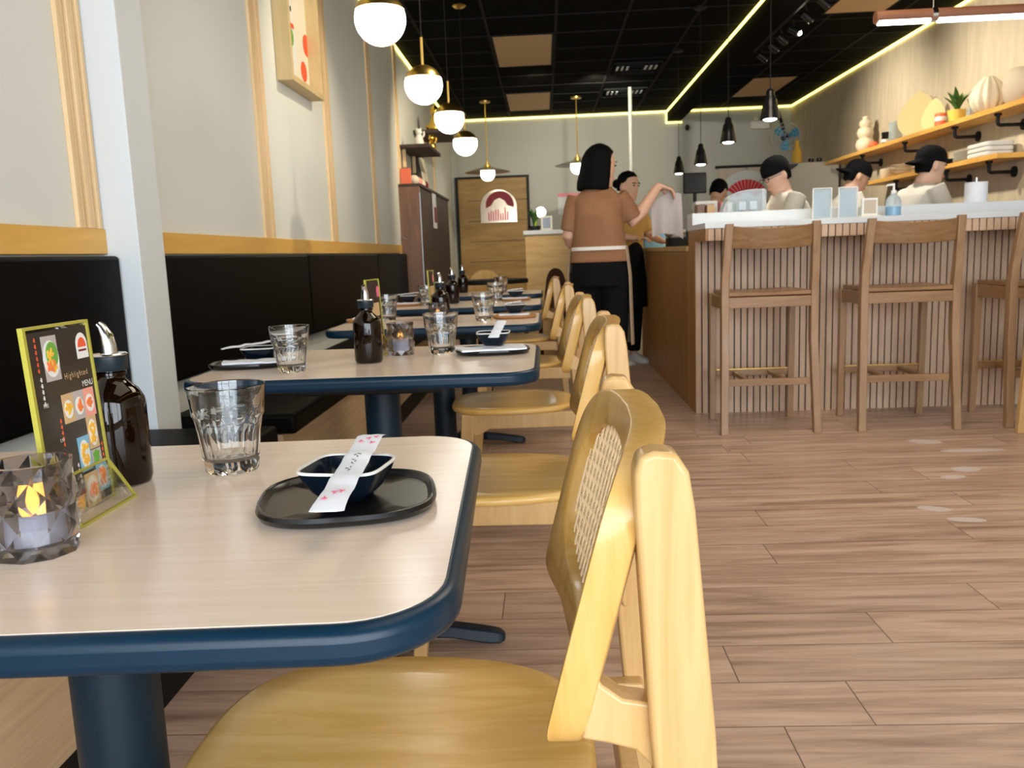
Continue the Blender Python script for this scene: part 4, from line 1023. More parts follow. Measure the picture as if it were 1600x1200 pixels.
# kitchen doorway with split curtain and fan print
t = thing('door_curtain', 'pale split curtain with a red fan print in the kitchen doorway', 'curtain', (2.57, BY-.03, 0))
q = MB()
for a, b_ in ((0, .42), (.435, .86)):
    rr = []
    for k in range(13):
        u = a+(b_-a)*k/12; w_ = .006*sin(k*1.7); rr.append([(u, w_-.004, 1.05), (u, w_+.004, 1.05), (u, w_+.004, 2.12), (u, w_-.004, 2.12)])
    q.loft(rr)
q.build('cloth', 'curtain', t)
MB().box(-.03, .89, -.012, .02, 2.121, 2.16).build('rail', 'black_matte', t, smooth=False)
def f6(a, b_, h): return (.42+a, -.0115-h, 1.66+b_)
MB().prism([(.42*cos(pi*k/24), .42*sin(pi*k/24)) for k in range(25)], 0, .003, f6).build('pale_disc_print', 'pale_disc', t, smooth=False)
q = MB()
for k in range(11):
    a0 = radians(35+k*10+.8); a1 = radians(35+(k+1)*10-.8); q.prism([(.15*cos(a0), .15*sin(a0)-.05), (.34*cos(a0), .34*sin(a0)-.05), (.34*cos(a1), .34*sin(a1)-.05), (.15*cos(a1), .15*sin(a1)-.05)], .003, .006, f6)
q.build('fan_print', 'fan_red', t, smooth=False)
t = thing('kitchen_cabinet', 'tall cream cabinet behind the chef with glasses', 'cabinet', (2.90, 10.7, 0))
MB().box(0, .70, .02, .6, .05, 1.965).build('body', 'fridge_white', t, bev=.006); MB().box(.003, .697, 0, .018, .06, 1.96).build('door', 'fridge_white', t, bev=.006)
MB().box(.04, .66, .06, .56, 0, .05).build('plinth', 'black_matte', t, smooth=False); MB().tube([(.06, -.03, 1.0), (.06, -.03, 1.4)], .01, 10).build('handle', 'steel', t)
tag(MB().lathe([(.05, 0), (.06, .02), (.055, .14), (.03, .20), (.022, .26), (.024, .28)], 20).build('orange_bottle', 'food_yellow', loc=(3.15, 10.9, 1.966)), 'amber orange bottle on top of the cream cabinet', 'bottle')
for k in range(2): tag(MB().lathe([(.03, 0), (.035, .05), (.02, .06)], 14).build('small_jar', 'black_gloss', loc=(3.32+.10*k, 10.9, 1.966)), ('left', 'right')[k]+' tiny dark jar on the cream cabinet', 'jar', 'tiny dark jars on the cream cabinet')
t = thing('wall_fan', 'round wall fan on a black bracket, blue light coloured into its blades, back right corner', 'fan', (3.30, 11.95, 2.42))
q = MB(); q.tube([(.03, .94, .43), (.0, .75, .43), (-.01, .35, .38), (-.02, .15, .22), (0, .06, .05)], .022, 10); q.build('bracket', 'black_matte', t)
MB().tube([(0, -.02, 0), (0, .10, 0)], [.055, .04], 18).build('motor', 'black_matte', t)
q = MB()
for r_ in (.09, .14, .19):
    for yy in (-.06, .03): q.tube([(r_*cos(2*pi*k/28), yy*(1-.5*(r_/.19)), r_*sin(2*pi*k/28)) for k in range(29)], .004, 6, caps=False)
for k in range(16):
    a = 2*pi*k/16; q.tube([(.02*cos(a), -.06, .02*sin(a)), (.12*cos(a), -.055, .12*sin(a)), (.19*cos(a), -.02, .19*sin(a)), (.19*cos(a), .0, .19*sin(a))], .0025, 5)
q.build('cage', 'aluminium', t)
q = MB()
for k in range(3):
    a = 2*pi*k/3+.4; u = Vector((cos(a), 0, sin(a))); v = Vector((-sin(a), 0, cos(a)))
    q.loft([[u*r_+v*(-w_)+Vector((0, -.02+.012, 0)), u*r_+v*(-w_)+Vector((0, -.02+.016, 0)), u*r_+v*w_+Vector((0, -.02-.012, 0)), u*r_+v*w_+Vector((0, -.02-.016, 0))] for r_, w_ in ((.04, .02), (.10, .05), (.16, .055), (.175, .03))])
q.build('blades', 'fan_blue_tint', t)
t = thing('emergency_light', 'small white emergency light box high on the back wall', 'emergency light', (3.05, BY-.07, 2.66))
MB().box(0, .26, 0, .069, 0, .11).build('box', 'white_ceramic', t, bev=.005)
for k in range(2): MB().ball((.06+.14*k, -.02, .13), .035, 14, 8).build('lamp_head', 'white_ceramic', t)
t = thing('wall_camera', 'tiny black camera on the back wall beneath the beam', 'camera', (2.13, BY-.06, 2.72)); MB().ball((0, 0, 0), (.03, .05, .045), 14, 8).build('body', 'black_matte', t); MB().box(-.01, .01, .02, .059, -.01, .04).build('mount', 'black_matte', t)
tag(MB().box(0, .15, 0, .012, 0, .22).build('wall_sheet', 'grey_panel', loc=(1.72, BY-.013, 1.50), smooth=False), 'grey sheet on the back wall behind the hanging cloth', 'notice')

# ================================================================== THINGS ON THE COUNTERS
UZ, LZ, SZ = 1.1975, 1.1285, 1.0085
t = thing('acrylic_bin', 'large clear bluish plastic bin with a curved top on the counter', 'container', (1.20, 5.26, UZ))
pr = [(-.135, 0), (-.115, .05), (-.085, .095), (-.04, .118), (.02, .128), (.118, .130), (.128, .12), (.128, 0)]
MB().prism(pr, -.06, .06, lambda a, b_, h: (a, h, b_)).build('shell', 'clear_plastic', t, bev=.006)
q = MB()
for v in ((-.03, .01, .01, .06), (.035, .075, .01, .06)): q.box(v[0], v[1], -.04, .04, v[2], v[3])
q.build('contents', 'paper_white', t, smooth=False)
def holder(label, x, y):
    t = thing('acrylic_sign_holder', label, 'sign holder', (x, y, LZ), 0, 'clear acrylic holders on the counter ledge')
    MB().box(-.052, .052, -.003, .003, .001, .172).build('panel', 'clear_plastic', t, smooth=False)
    MB().box(-.044, .044, -.0015+.0048, .0062, .014, .164).build('insert', 'pale_disc', t, smooth=False)
    MB().box(-.052, .052, -.03, .03, 0, .003).build('base', 'clear_plastic', t, smooth=False)
    q = MB(); q.box(-.054, -.050, -.005, .005, .003, .174); q.box(.050, .054, -.005, .005, .003, .174); q.box(-.050, .050, -.005, .005, .172, .176); q.build('edge', 'menu_white', t, smooth=False)
holder('left clear acrylic sign holder on the counter ledge', 1.590, 5.0)
holder('right clear acrylic sign holder on the counter ledge, beside the tan box', 1.735, 5.0)
t = thing('square_card_box', 'small pale square box on the counter ledge between holder and sanitizer', 'box', (1.855, 5.0, LZ))
MB().box(-.055, .055, -.03, .03, 0, .012).build('base', 'art_paper', t, bev=.002); MB().box(-.044, .044, -.012, .012, .012, .108).build('card', 'menu_white', t, bev=.002); MB().box(-.034, .034, -.0135, -.0122, .022, .098).build('face', 'curtain', t, smooth=False)
t = thing('sanitizer_bottle', 'clear pump bottle of blue hand sanitizer on the counter ledge', 'bottle', (1.990, 5.0, LZ))
MB().lathe([(.036, 0), (.041, .004), (.041, .085), (.034, .105), (.018, .12), (.014, .128)], 28).build('bottle', 'clear_plastic', t)
MB().lathe([(.034, .003), (.039, .006), (.039, .055)], 28).build('gel', 'blue_liquid', t)
q = MB(); q.lathe([(.015, .128), (.015, .145), (.006, .147), (.006, .175)], 18); q.tube([(.004, 0, .178), (-.035, 0, .176), (-.042, 0, .170)], [.007, .006, .004], 10); q.build('pump', 'menu_white', t)
t = thing('paper_towel_roll', 'white paper towel roll on a steel pin on the counter', 'paper towel', (2.575, 5.26, UZ))
MB().lathe([(.062, 0), (.062, .118)], 32).build('roll', 'paper_white', t, angle=60); MB().tube([(0, 0, .118), (0, 0, .145)], .006, 10).build('pin', 'steel', t)
# pos corner
t = thing('order_terminal', 'black order terminal screen on a stand at the end of the bar', 'screen', (1.13, 6.5, SZ))
MB().box(-.085, .085, -.02, .02, .385, .535).build('screen_housing', 'black_matte', t, bev=.008); MB().tube([(0, .0, .01), (0, 0, .39)], .014, 12).build('stand', 'black_matte', t); MB().box(-.07, .07, -.06, .06, 0, .012).build('base', 'black_matte', t, bev=.003)
t = thing('receipt_printer', 'white receipt printer under the black screen', 'printer', (1.12, 6.05, SZ))
MB().box(-.075, .075, -.07, .07, 0, .30).build('body', 'menu_white', t, bev=.008); MB().box(-.05, .05, -.0735, -.0702, .22, .28).build('slot', 'grey_cloth', t, smooth=False)
for i, (m_, x, w_, h, l) in enumerate((('red_cabinet', 1.03, .05, .265, 'brown box'), ('pink_paper', 1.175, .035, .275, 'pink box'), ('art_paper', 1.215, .03, .27, 'cream box'), ('food_tan', 1.095, .05, .26, 'tan box'))):
    tag(MB().box(-w_/2, w_/2, -.05, .05, 0, h).build('carton', m_, loc=(x, 5.75, SZ), smooth=False, bev=.003), 'small upright '+l+' by the white printer at the bar end', 'carton', 'cartons at the bar end')
t = thing('tablet_sleeve', 'pale blue bag standing on the lower counter beside the second woman', 'bag', (.99, 7.80, SZ))
MB().prism(rrect(.20, .05, .02), 0, .26).build('bag_body', 'pale_blue', t, bev=.004); MB().tube([(-.05, 0, .258), (-.04, 0, .30), (.04, 0, .30), (.05, 0, .258)], .005, 8).build('handle', 'pale_blue', t)
t = thing('wire_basket', 'dark basket heaped with grey folded cloths on the lower counter', 'basket', (1.05, 6.85, SZ)); MB().prism(rrect(.16, .22, .03), 0, .07).build('basket', 'black_matte', t, bev=.004)
random.seed(9); q = MB()
for k in range(6): q.ball((random.uniform(-.05, .05), random.uniform(-.07, .07), .075+.012*k), (.05, .05, .018), 12, 8)
q.build('folded_cloths', 'grey_cloth', t)
tag(MB().lathe([(.032, 0), (.036, .10), (.030, .11)], 16).build('cup', 'black_gloss', loc=(.99, 5.85, SZ)), 'small black cup on the lower counter', 'cup')
tag(MB().lathe([(.012, 0), (.015, .11), (.006, .13)], 12).build('white_bottle', 'menu_white', loc=(1.04, 5.95, SZ)), 'slim white bottle beside the black cup', 'bottle')

# ================================================================== SHELVES ON THE RIGHT WALL
def pipe_shelf(label, y0, y1, z, br):
    t = thing('pipe_shelf', label, 'shelf', (RX, y0, z), 0, 'orange wood shelves on black pipe brackets')
    MB().box(-.262, -.006, 0, y1-y0, -.038, 0).build('board', 'shelf_wood', t, bev=.003)
    for y in br:
        q = MB(); y -= y0; q.tube([(-.001, y, -.125), (-.014, y, -.125)], .042, 20); q.tube([(-.01, y, -.125), (-.18, y, -.125), (-.195, y, -.118), (-.20, y, -.10), (-.20, y, -.04)], .014, 12); q.tube([(-.20, y, -.055), (-.20, y, -.0385)], .026, 14)
        q.build('pipe_bracket', 'black_matte', t)
pipe_shelf('upper orange wood shelf on black pipes, holding vases and dried leaves', 5.4, 10.55, 1.945, (6.0, 6.75, 7.43, 8.42, 9.5))
pipe_shelf('lower orange wood shelf on black pipes, holding stacked dishes', 6.62, 9.3, 1.605, (6.85, 7.55, 8.6))
Z1, Z2 = 1.9455, 1.6055
tag(MB().lathe([(.05, 0), (.085, .03), (.10, .075), (.085, .125), (.055, .145), (.075, .165), (.088, .205), (.072, .245), (.045, .258), (.06, .275), (.068, .30), (.055, .33), (.03, .342), (.035, .37), (.025, .372)], 32).build('bubble_vase', 'cream_ceramic', loc=(3.50, 9.6, Z1)), 'cream stacked-bubble vase at the far end of the upper shelf', 'vase')
t = thing('dark_jar', 'small dark jar with pale label on the upper shelf', 'jar', (3.50, 9.02, Z1)); MB().lathe([(.045, 0), (.045, .10), (.048, .105), (.048, .13)], 20).build('body', 'black_gloss', t); MB().lathe([(.0455, .03), (.0458, .03), (.0458, .06), (.0455, .06)], 20).build('label_band', 'menu_white', t)
tag(MB().lathe([(.04, 0), (.055, .03), (.035, .07)], 16).build('red_ornament', 'orange_red', loc=(3.47, 9.28, Z1)), 'small coral red ornament beside the bubble vase', 'ornament')
tag(MB().lathe([(.055, 0), (.06, .01), (.06, .20), (.055, .20), (.055, .01)], 24).build('clear_jar', 'clear_plastic', loc=(3.50, 8.80, Z1)), 'tall clear cylinder jar on the upper shelf', 'jar')
def leaf(label, y, h, w_, lean, rx=0):
    q = MB(); n_ = 16; rr = []
    for k in range(n_+1):
        u = k/n_; ww = w_*(sin(pi*u**.75)**.7)*.5+.006; cz = u*h; cx = .012*sin(u*3)
        rr.append([(cx+.003, lean*u-ww, cz), (cx+.006, lean*u, cz+.001), (cx+.003, lean*u+ww, cz), (cx-.003, lean*u, cz-.001)])
    q.loft(rr); return tag(q.build('dried_palm_leaf', 'dried_leaf', loc=(3.49, y, Z1), angle=60, rot=(0, 0, radians(52))), label, 'dried leaf', 'dried palm leaves on the upper shelf')
leaf('larger pale yellow dried palm leaf on the upper shelf', 8.33, .40, .34, -.04)
leaf('smaller pale yellow dried palm leaf beside the red can', 7.99, .28, .19, -.03)
q = MB().lathe([(.045, 0), (.047, .008), (.047, .115), (.042, .122)], 24); t = thing('red_can', 'red and white tin can beside the yellow plant pot', 'can', (3.48, 7.78, Z1)); q.build('can', 'orange_red', t); MB().lathe([(.0475, .055), (.048, .056), (.048, .09), (.0475, .091)], 24).build('white_band', 'menu_white', t)
plant('small green plant in a yellow glass pot on the upper shelf', (3.48, 7.48, Z1), 'yellow_pot', .075, .10, 'plant_green', 13, .26, .13, 12, .022)
q = MB(); random.seed(8)
for k in range(7): q.tube([(0, 0, .01), (random.uniform(-.01, .01), random.uniform(-.02, .02), .10), (random.uniform(-.03, .03), random.uniform(-.05, .05), random.uniform(.15, .20))], [.003, .002, .001], 6)
t = thing('twig_glass', 'small glass of thin bare twigs beside the ribbed vase', 'vase', (3.47, 7.23, Z1)); q.build('twigs', 'red_cabinet', t); MB().lathe([(.03, 0), (.035, .08), (.032, .08), (.028, .006)], 20).build('glass', 'clear_plastic', t)
def ribf(u, i, r): return 1+.06*cos(u*2*pi*12)
tag(MB().lathe([(.06, 0), (.095, .02), (.125, .08), (.125, .13), (.10, .20), (.05, .255), (.035, .27), (.02, .268)], 96, rf=ribf).build('ribbed_vase', 'cream_ceramic', loc=(3.48, 6.98, Z1)), 'fat cream vase with vertical ribs on the upper shelf', 'vase')
tag(MB().lathe([(.07, 0), (.10, .03), (.115, .12), (.10, .20), (.06, .25), (.02, .26)], 32).build('smooth_vase', 'curtain', loc=(3.50, 6.58, Z1)), 'smooth beige rounded vase at the right edge of the upper shelf', 'vase')
figurine('small red and white figurine at the right edge of the upper shelf', 'orange_red', 3.44, 6.37, Z1, .08)
# dishes
tag(MB().lathe([(.05, 0), (.07, .02), (.08, .10), (.076, .10), (.066, .022), (.02, .01)], 28).build('cream_cup', 'cream_ceramic', loc=(3.50, 8.95, Z2)), 'cream cup at the far end of the lower shelf', 'cup')
for k in range(3): tag(MB().lathe([(.05, 0), (.10, .02), (.115, .032), (.112, .034), (.05, .006)], 28).build('bowl', 'cream_ceramic', loc=(3.49, 8.55, Z2+.034*k)), ('lowest', 'middle', 'topmost')[k]+' of three nested cream bowls on the lower shelf', 'bowl', 'cream bowls on the lower shelf')
tag(MB().box(-.10, .10, -.25, .25, 0, .05).build('black_dish_box', 'black_matte', loc=(3.50, 7.75, Z2), bev=.004), 'flat black box beside the plates on the lower shelf', 'box')
tag(MB().box(-.06, .06, -.08, .08, 0, .07).build('yellow_box', 'shelf_wood', loc=(3.50, 7.85, Z2+.0505), bev=.004), 'small orange box stacked on the flat black box', 'box')
for k in range(6): tag(MB().lathe([(.06, 0), (.12, .006), (.125, .012), (.06, .006)], 32).build('plate', 'white_ceramic', loc=(3.50, 7.28, Z2+.0145*k)), ('lowest', 'second lowest', 'third lowest', 'third highest', 'second highest', 'topmost')[k]+' of the stacked round plates on the lower shelf', 'plate', 'stacked plates on the lower shelf')
for k in range(3): tag(MB().prism(rrect(.22, .34, .05), 0, .034).build('food_tray', 'pale_disc', loc=(3.50, 6.96, Z2+.0365*k), bev=.008), ('lowest', 'middle', 'topmost')[k]+' of the pale greenish trays at the near end of the lower shelf', 'tray', 'pale trays on the lower shelf')
tag(MB().box(0, .03, 0, 1.2, 0, .42).build('wall_board', 'fridge_white', loc=(RX-.031, 5.35, 1.23), bev=.004, smooth=False), 'plain pale board on the right wall at the photo edge', 'board')

# ================================================================== PEOPLE
def ell_ring(c, rx, ry, n_=20, tilt=None, pw=2.3):
    c = Vector(c); M_ = tilt or Matrix.Identity(3); r = []
    for k in range(n_):
        x, y = sup(rx, ry, pw, k, n_); r.append(c+M_@Vector((x, y, 0)))
    return r
def head_shape(q, c, R_, s_=1.0):
    """head centred on c, R_ turns local (x right, y forward, z up)"""
    prof = [(-.122, .020, .022, .056), (-.112, .040, .040, .044), (-.092, .050, .056, .028), (-.065, .060, .070, .014), (-.03, .068, .084, .004), (.0, .072, .092, -.002), (.035, .075, .096, -.006), (.07, .070, .090, -.008), (.10, .052, .070, -.008), (.118, .028, .040, -.008), (.124, .006, .01, -.008)]
    rings = []
    for z, rx, ry, yo in prof: rings.append([c+R_@(Vector((p[0], p[1]+yo, z))*s_) for p in [sup(rx, ry, 2.15, k, 20) for k in range(20)]])
    q.loft(rings)
    nose = [[(-.008, .088, .010), (.008, .088, .010), (.004, .080, .020), (-.004, .080, .020)], [(-.014, .086, -.030), (.014, .086, -.030), (.005, .108, -.020), (-.005, .108, -.020)]]
    q.loft([[c+R_@(Vector(p)*s_) for p in r] for r in nose])
    for sx in (-1, 1): q.ball(c+R_@(Vector((sx*.084, -.008, -.012))*s_), (.012*s_, .020*s_, .032*s_), 10, 8, R_)
    q.ball(c+R_@(Vector((0, .080, -.062))*s_), (.024*s_, .014*s_, .012*s_), 10, 6, R_)
    for sx in (-1, 1): q.ball(c+R_@(Vector((sx*.032, .078, .028))*s_), (.022*s_, .012*s_, .006*s_), 10, 6, R_)
def face_parts(t, c, R_, s_=1.0):
    q = MB()
    for sx in (-1, 1): q.ball(c+R_@(Vector((sx*.031, .086, .010))*s_), (.0125*s_, .006*s_, .006*s_), 10, 6, R_)
    q.build('eyes', 'ink_black', t)
    q = MB()
    for sx in (-1, 1): q.tube([c+R_@(Vector((sx*.015, .092, .030))*s_), c+R_@(Vector((sx*.035, .091, .034))*s_), c+R_@(Vector((sx*.052, .082, .028))*s_)], .0035*s_, 6)
    q.build('eyebrows', 'hair', t)
    q = MB(); q.ball(c+R_@(Vector((0, .094, -.062))*s_), (.020*s_, .006*s_, .0065*s_), 12, 6, R_); q.build('lips', 'food_pink', t)
def hand(q, wr, d, pn, curl=.35, side=1, s_=1.0):
    """wr wrist, d finger direction, pn palm normal; side: which side the thumb leaves"""
    d = Vector(d).normalized(); pn = Vector(pn); pn = (pn-d*pn.dot(d)).normalized(); sd = d.cross(pn)*side; wr = Vector(wr)
    rr = []
    for u, w_, th in ((-.01, .024, .018), (.02, .030, .016), (.05, .038, .014), (.08, .040, .012), (.088, .036, .009)):
        c = wr+d*u*s_; rr.append([c+sd*w_*s_*cos(2*pi*k/14)+pn*th*s_*sin(2*pi*k/14) for k in range(14)])
    q.loft(rr)
    for i, (o_, l) in enumerate(((.030, .066), (.010, .074), (-.010, .068), (-.029, .052))):
        p = wr+(d*.080+sd*o_)*s_; dd = d.copy(); pts = [p]; a = curl*(1+.12*i)
        for seg in (.45, .32, .23):
            dd = (dd*cos(a)+pn*sin(a)).normalized(); nn = (pn*cos(a)-d*sin(a)); p = p+dd*l*seg*s_; pts.append(p); 
            a2 = curl*1.1; dd = (dd*cos(a2*.6)+pn*sin(a2*.6)).normalized()
        q.tube(pts, [.0098*s_, .0092*s_, .0086*s_, .0070*s_], 9)
    p = wr+(d*.022+sd*.026)*s_; q.tube([p, p+(sd*.030+d*.024+pn*.012)*s_, p+(sd*.036+d*.054+pn*.024)*s_, p+(sd*.034+d*.074+pn*.032)*s_], [.013*s_, .0115*s_, .0098*s_, .0078*s_], 9)
def person(label, loc, rz, P, skin, shirt, pants, sleeve='short', voxel=.009, s_=1.0, grp=None):
    """P: joints in local metres, y forward. pelvis, chest, neck, head, hx (head euler), arms [(shoulder, elbow, wrist, hand dir, palm normal, curl, thumb side)], legs [(hip, knee, ankle)]"""
    t = thing('person', label, 'person', loc, rz, grp)
    pel, che, nek, hd = (Vector(P[k]) for k in ('pelvis', 'chest', 'neck', 'head'))
    Rh = (Matrix.Rotation(P.get('turn', 0), 3, 'Z') @ Matrix.Rotation(P.get('nod', 0), 3, 'X') @ Matrix.Rotation(P.get('tilt', 0), 3, 'Y'))
    sw, hw = P.get('sw', .19), P.get('hw', .16)
    mid = pel.lerp(che, .45)
    tor = [(pel-Vector((0, 0, .10)), hw*.92, .11), (pel, hw, .125), (mid, hw*.86, .108), (che, sw*.82, .115), (che.lerp(nek, .55), sw*.90, .098), (che.lerp(nek, .82), sw*.62, .070), (nek, .062, .058)]
    q = MB(); q.loft([ell_ring(c, rx, ry, 24) for c, rx, ry in tor])
    q.tube([nek-Vector((0, 0, .03)), nek+Vector((0, .004, .02)), hd+Rh@Vector((0, -.012, -.075))], [.062, .054, .052], 14)
    head_shape(q, hd, Rh, s_)
    for sh, el, wr, hdir, pn, curl, ts in P['arms']:
        sh, el, wr = Vector(sh), Vector(el), Vector(wr)
        q.tube([sh, sh.lerp(el, .35), el, el.lerp(wr, .25), wr], [.052, .049, .041, .041, .026], 14); hand(q, wr, hdir, pn, curl, ts)
    for hp, kn, an in P['legs']:
        hp, kn, an = Vector(hp), Vector(kn), Vector(an)
        q.tube([hp, hp.lerp(kn, .3), kn, kn.lerp(an, .3), an, an-Vector((0, 0, .04))], [.085, .080, .055, .054, .036, .036], 14)
    body = q.build('body', skin, t, remesh=voxel, sm=3)
    # shirt
    q = MB(); low = P.get('hem', .02); g = .012
    tr = [(pel-Vector((0, 0, low)), hw*1.06+g, .128+g), (pel+Vector((0, 0, .05)), hw*1.03+g, .128+g), (mid, hw*.95+g, .118+g), (che, sw*.86+g, .120+g), (che.lerp(nek, .55), sw*.90+g, .100+g), (che.lerp(nek, .80), sw*.66+g, .072+g), (che.lerp(nek, .97), .070+g, .060+g)]
    q.loft([ell_ring(c, rx, ry, 28, None, 2.4) for c, rx, ry in tr])
    for sh, el, wr, *_ in P['arms']:
        sh, el, wr = Vector(sh), Vector(el), Vector(wr); e = sh.lerp(el, .86)
        if sleeve == 'short': q.tube([sh-(el-sh)*.05+(Vector((0, 0, -.012))), sh.lerp(el, .3), e], [.054, .061, .060], 16)
        else: q.tube([sh-(el-sh)*.05, sh.lerp(el, .4), el, el.lerp(wr, .5), el.lerp(wr, .88)], [.064, .062, .055, .050, .042], 16)
    q.build('shirt', shirt, t, remesh=voxel*.9, sm=4)
    q = MB(); g = .010
    q.loft([ell_ring(c, rx, ry, 24) for c, rx, ry in ((pel-Vector((0, 0, .12)), hw*.96+g, .12+g), (pel, hw+g, .128+g), (pel+Vector((0, 0, .06)), hw*.94+g, .118+g))])
    for hp, kn, an in P['legs']:
        hp, kn, an = Vector(hp), Vector(kn), Vector(an); q.tube([hp-Vector((0, 0, -.03)), hp.lerp(kn, .3), kn, kn.lerp(an, .5), an.lerp(kn, .06)], [.098, .094, .074, .066, .058], 16)
    q.build('trousers', pants, t, remesh=voxel*1.1, sm=3)
    q = MB()
    for hp, kn, an in P['legs']:
        an = Vector(an); q.loft([[(an.x+x*w_, an.y+y, z) for x, z in ((-1, .0), (1, .0), (1, hz*.6), (.6, hz), (-.6, hz), (-1, hz*.6))] for y, w_, hz in ((-.06, .030, .07), (-.03, .038, .09), (.03, .040, .085), (.10, .046, .055), (.16, .044, .040), (.185, .028, .025))])
    q.build('shoes', P.get('shoes', 'white_shoe'), t, bev=.006)
    return t, hd, Rh
def cap(t, c, R_, back=True, s_=1.0):
    q = MB(); rr = []
    for z, rx, ry in ((.022, .083, .103), (.05, .085, .105), (.085, .078, .097), (.115, .058, .074), (.132, .030, .04), (.137, .004, .005)):
        rr.append([c+R_@(Vector((p[0], p[1]-.008, z))*s_) for p in [sup(rx, ry, 2.1, k, 24) for k in range(24)]])
    q.loft(rr); q.build('cap', 'black_cloth', t)
    q = MB(); sg = -1 if back else 1; rr = []
    for k in range(9):
        u = k/8*2-1; a = u*1.05; y0 = .098*cos(a*.9); x0 = .080*sin(a)
        y1 = y0+.075*(1-u*u)**.6; z0 = .026; z1 = z0-.030
        rr.append([c+R_@(Vector((x0, sg*y0-.008, z0))*s_), c+R_@(Vector((x0, sg*y1-.008, z1))*s_), c+R_@(Vector((x0, sg*y1-.008, z1+.005))*s_), c+R_@(Vector((x0, sg*y0-.008, z0+.006))*s_)])
    q.loft(rr); q.build('cap_bill', 'black_cloth', t)
def short_hair(t, c, R_, s_=1.0):
    q = MB(); rr = []
    for z, rx, ry, yo in ((-.055, .055, .050, -.048), (-.02, .076, .076, -.030), (.02, .081, .086, -.020), (.06, .083, .098, -.014), (.10, .066, .082, -.010), (.13, .034, .045, -.010), (.137, .004, .005, -.01)):
        rr.append([c+R_@(Vector((p[0], p[1]+yo, z))*s_) for p in [sup(rx, ry, 2.1, k, 24) for k in range(24)]])
    q.loft(rr); q.build('hair', 'hair', t)

# woman with the bob, seen from behind, arm reaching over the counter
P = dict(pelvis=(0, 0, .90), chest=(0, .0, 1.20), neck=(0, .012, 1.385), head=(.015, .035, 1.505), turn=radians(-58), nod=radians(-4), sw=.158, hw=.162, hem=-.03,
         arms=[((-.135, 0, 1.335), (-.185, .0, 1.09), (-.155, .17, 1.00), (.5, .8, .1), (0, 0, -1), .5, -1),
               ((.125, .02, 1.335), (.215, .06, 1.165), (.365, .15, 1.385), (.75, .25, -.30), (-.1, .0, -1), .45, 1)],
         legs=[((-.085, 0, .84), (-.09, .02, .46), (-.09, 0, .08)), ((.085, 0, .84), (.09, .02, .46), (.09, 0, .08))], shoes='white_shoe')
t, hd, Rh = person('woman with a black bob in a brown top seen from behind, holding out a cloth', (.335, 5.3, 0), radians(-8), P, 'skin', 'brown_cotton', 'black_cloth', 'short', .0075)
# bob hair: shell around the head down to the jaw with an open face
q = MB(); N = 30; rr = []
for z, rx, ry, yo in ((-.135, .070, .070, -.030), (-.150, .100, .100, -.030), (-.140, .112, .112, -.028), (-.10, .112, .116, -.024), (-.05, .105, .114, -.018), (0, .099, .111, -.013), (.05, .092, .106, -.010), (.09, .076, .088, -.008), (.122, .048, .056, -.008), (.138, .018, .02, -.008), (.140, .003, .003, -.008)):
    ring = []
    for k in range(N):
        x, y = sup(rx, ry, 2.2, k, N)
        lim = .042 if z < .06 else 9
        y = min(y, lim) if z < .06 else y
        ring.append(hd+Rh@Vector((x, y+yo, z)))
    rr.append(ring)
q.loft(rr); q.build('bob_hair', 'hair', t, angle=80, remesh=.008, sm=3)
face_parts(t, hd, Rh)
# waist apron tied over the top
q = MB(); q.loft([ell_ring((0, 0, z), rx, ry, 32) for z, rx, ry in ((1.005, .168, .142), (1.003, .172, .146), (1.022, .171, .145), (1.024, .167, .141))]); q.build('apron_string', 'ribbon_white', t)
q = MB(); rr = []
for z, g_ in ((1.02, 0), (.85, .02), (.62, .025), (.42, .03)):
    row = []
    for k in range(15):
        a = radians(-20+k*200/14); row.append(((.178+g_)*cos(a), (.150+g_)*sin(a), z))
    row2 = [(x*.97, y*.97, z_) for x, y, z_ in reversed(row)]
    rr.append(row+row2)
q.loft(rr); q.build('waist_apron', 'tan_apron', t)
# the grey cloth in her hand
q = MB(); rr = []
for j in range(10):
    v = j/9; row = []
    for i in range(13):
        u = i/12; x = -.095+.19*u+.01*v; y = .012*sin(u*11+v)*(.4+v); z = -.03*(u-.75)**2*4-(.20+.08*u)*v
        row.append((x, y-.0012, z))
    rr.append(row+[(a, b_+.0024, c_) for a, b_, c_ in reversed(row)])
q.loft(rr); tag(q.build('grey_cloth', 'grey_cloth', loc=(.765, 5.43, 1.338)), 'limp grey cloth hanging from the hand of the woman with the bob', 'cloth')

# second woman at the end of the lower counter, facing the first
P = dict(pelvis=(0, 0, .88), chest=(0, .02, 1.20), neck=(0, .03, 1.40), head=(0, .06, 1.535), turn=radians(8), nod=radians(-6), sw=.18, hw=.16, hem=.0,
         arms=[((-.16, .02, 1.35), (-.23, .08, 1.12), (-.20, .27, 1.055), (.15, 1, -.1), (0, 0, -1), .3, 1), ((.16, .02, 1.35), (.22, .08, 1.12), (.10, .26, 1.09), (-.3, 1, 0), (0, 0, -1), .4, -1)],
         legs=[((-.085, 0, .82), (-.09, .02, .45), (-.09, 0, .08)), ((.085, 0, .82), (.09, .02, .45), (.09, 0, .08))], shoes='white_shoe')
t, hd, Rh = person('woman with pulled-back dark hair in an ochre top, half hidden behind the first', (.70, 7.55, 0), radians(218), P, 'skin', 'ochre_cloth', 'black_cloth', 'short', .011)
q = MB(); rr = []
for z, rx, ry, yo in ((-.04, .060, .060, -.045), (.0, .078, .080, -.030), (.05, .081, .090, -.022), (.09, .070, .085, -.014), (.12, .045, .055, -.012), (.134, .006, .008, -.01)):
    rr.append([hd+Rh@Vector((p[0], p[1]+yo, z)) for p in [sup(rx, ry, 2.1, k, 24) for k in range(24)]])
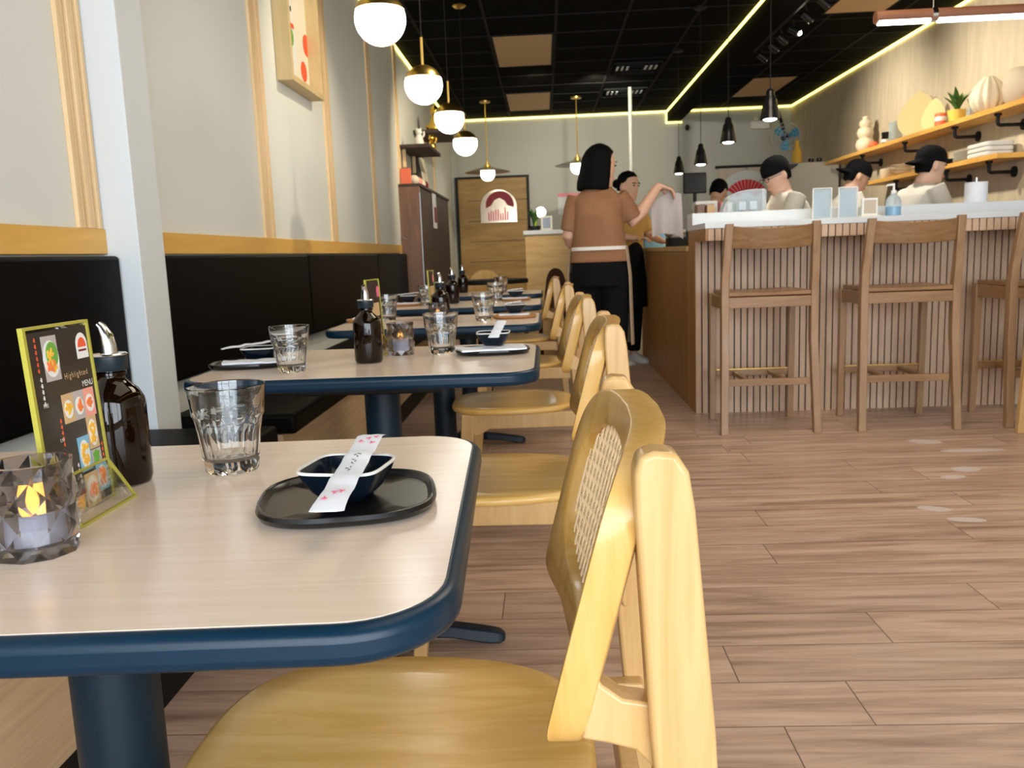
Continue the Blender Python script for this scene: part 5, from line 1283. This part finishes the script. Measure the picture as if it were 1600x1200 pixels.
q.loft(rr); q.ball(hd+Rh@Vector((0, -.13, .02)), .04, 14, 10); q.build('tied_hair', 'hair', t); face_parts(t, hd, Rh)
q = MB(); rr = []
for z, g_ in ((1.12, -.02), (.95, 0), (.70, .02), (.50, .03)):
    row = [((.18+g_)*cos(radians(10+k*160/12)), (.155+g_)*sin(radians(10+k*160/12)), z) for k in range(13)]
    rr.append(row+[(x*.97, y*.97, z_) for x, y, z_ in reversed(row)])
q.loft(rr); q.build('apron', 'black_cloth', t)

def chef(label, loc, rz, nod, turn, skin='skin_pale', lean=.10, hz=1.50, glasses=False, mask=False, wear=True, shirt='white_cotton', tilt=0):
    P = dict(pelvis=(0, -.02, hz-.62), chest=(0, lean*.5, hz-.32), neck=(0, lean, hz-.145), head=(0, lean+.055, hz-.03), nod=nod, turn=turn, tilt=tilt, sw=.205, hw=.165, hem=.02,
             arms=[((-.18, lean*.8, hz-.19), (-.24, lean+.08, hz-.44), (-.13, lean+.30, hz-.46), (.3, 1, -.2), (0, 0, -1), .5, 1), ((.18, lean*.8, hz-.19), (.24, lean+.08, hz-.44), (.13, lean+.30, hz-.46), (-.3, 1, -.2), (0, 0, -1), .5, -1)],
             legs=[((-.09, 0, hz-.68), (-.10, .03, .46), (-.10, 0, .08)), ((.09, 0, hz-.68), (.10, .03, .46), (.10, 0, .08))], shoes='black_matte')
    t, hd, Rh = person(label, loc, rz, P, skin, shirt, 'black_cloth', 'long', .011)
    face_parts(t, hd, Rh)
    short_hair(t, hd, Rh, .97)
    if wear: cap(t, hd, Rh)
    if glasses:
        q = MB()
        for sx in (-1, 1): q.tube([hd+Rh@Vector((sx*.032+.022*cos(2*pi*k/16), .104, .008+.016*sin(2*pi*k/16))) for k in range(17)], .0018, 6); q.tube([hd+Rh@Vector((sx*.054, .102, .012)), hd+Rh@Vector((sx*.082, 0, .010))], .0018, 6)
        q.build('eyeglasses', 'black_gloss', t)
    if mask:
        q = MB(); q.ball(hd+Rh@Vector((0, .062, -.055)), (.058, .050, .045), 18, 10, Rh); q.build('face_mask', 'menu_white', t)
    return t
chef('chef with glasses and a backwards black cap looking down to the left', (1.80, 6.12, 0), radians(94), radians(-26), radians(14), 'skin_pale', .12, 1.50, True)
chef('chef in a black cap bent behind the counter, between the other two chefs', (2.34, 7.0, 0), radians(-92), radians(-24), 0, 'skin', .10, 1.53)
chef('rightmost chef in a white shirt and backwards black cap, facing right', (2.50, 5.95, 0), radians(-84), radians(-8), 0, 'skin_pale', .06, 1.51)
chef('dark-haired person bent over at the back of the bar, only the head showing', (1.60, 8.4, 0), radians(-40), radians(-40), 0, 'skin', .12, 1.55, False, False, False, 'food_green')
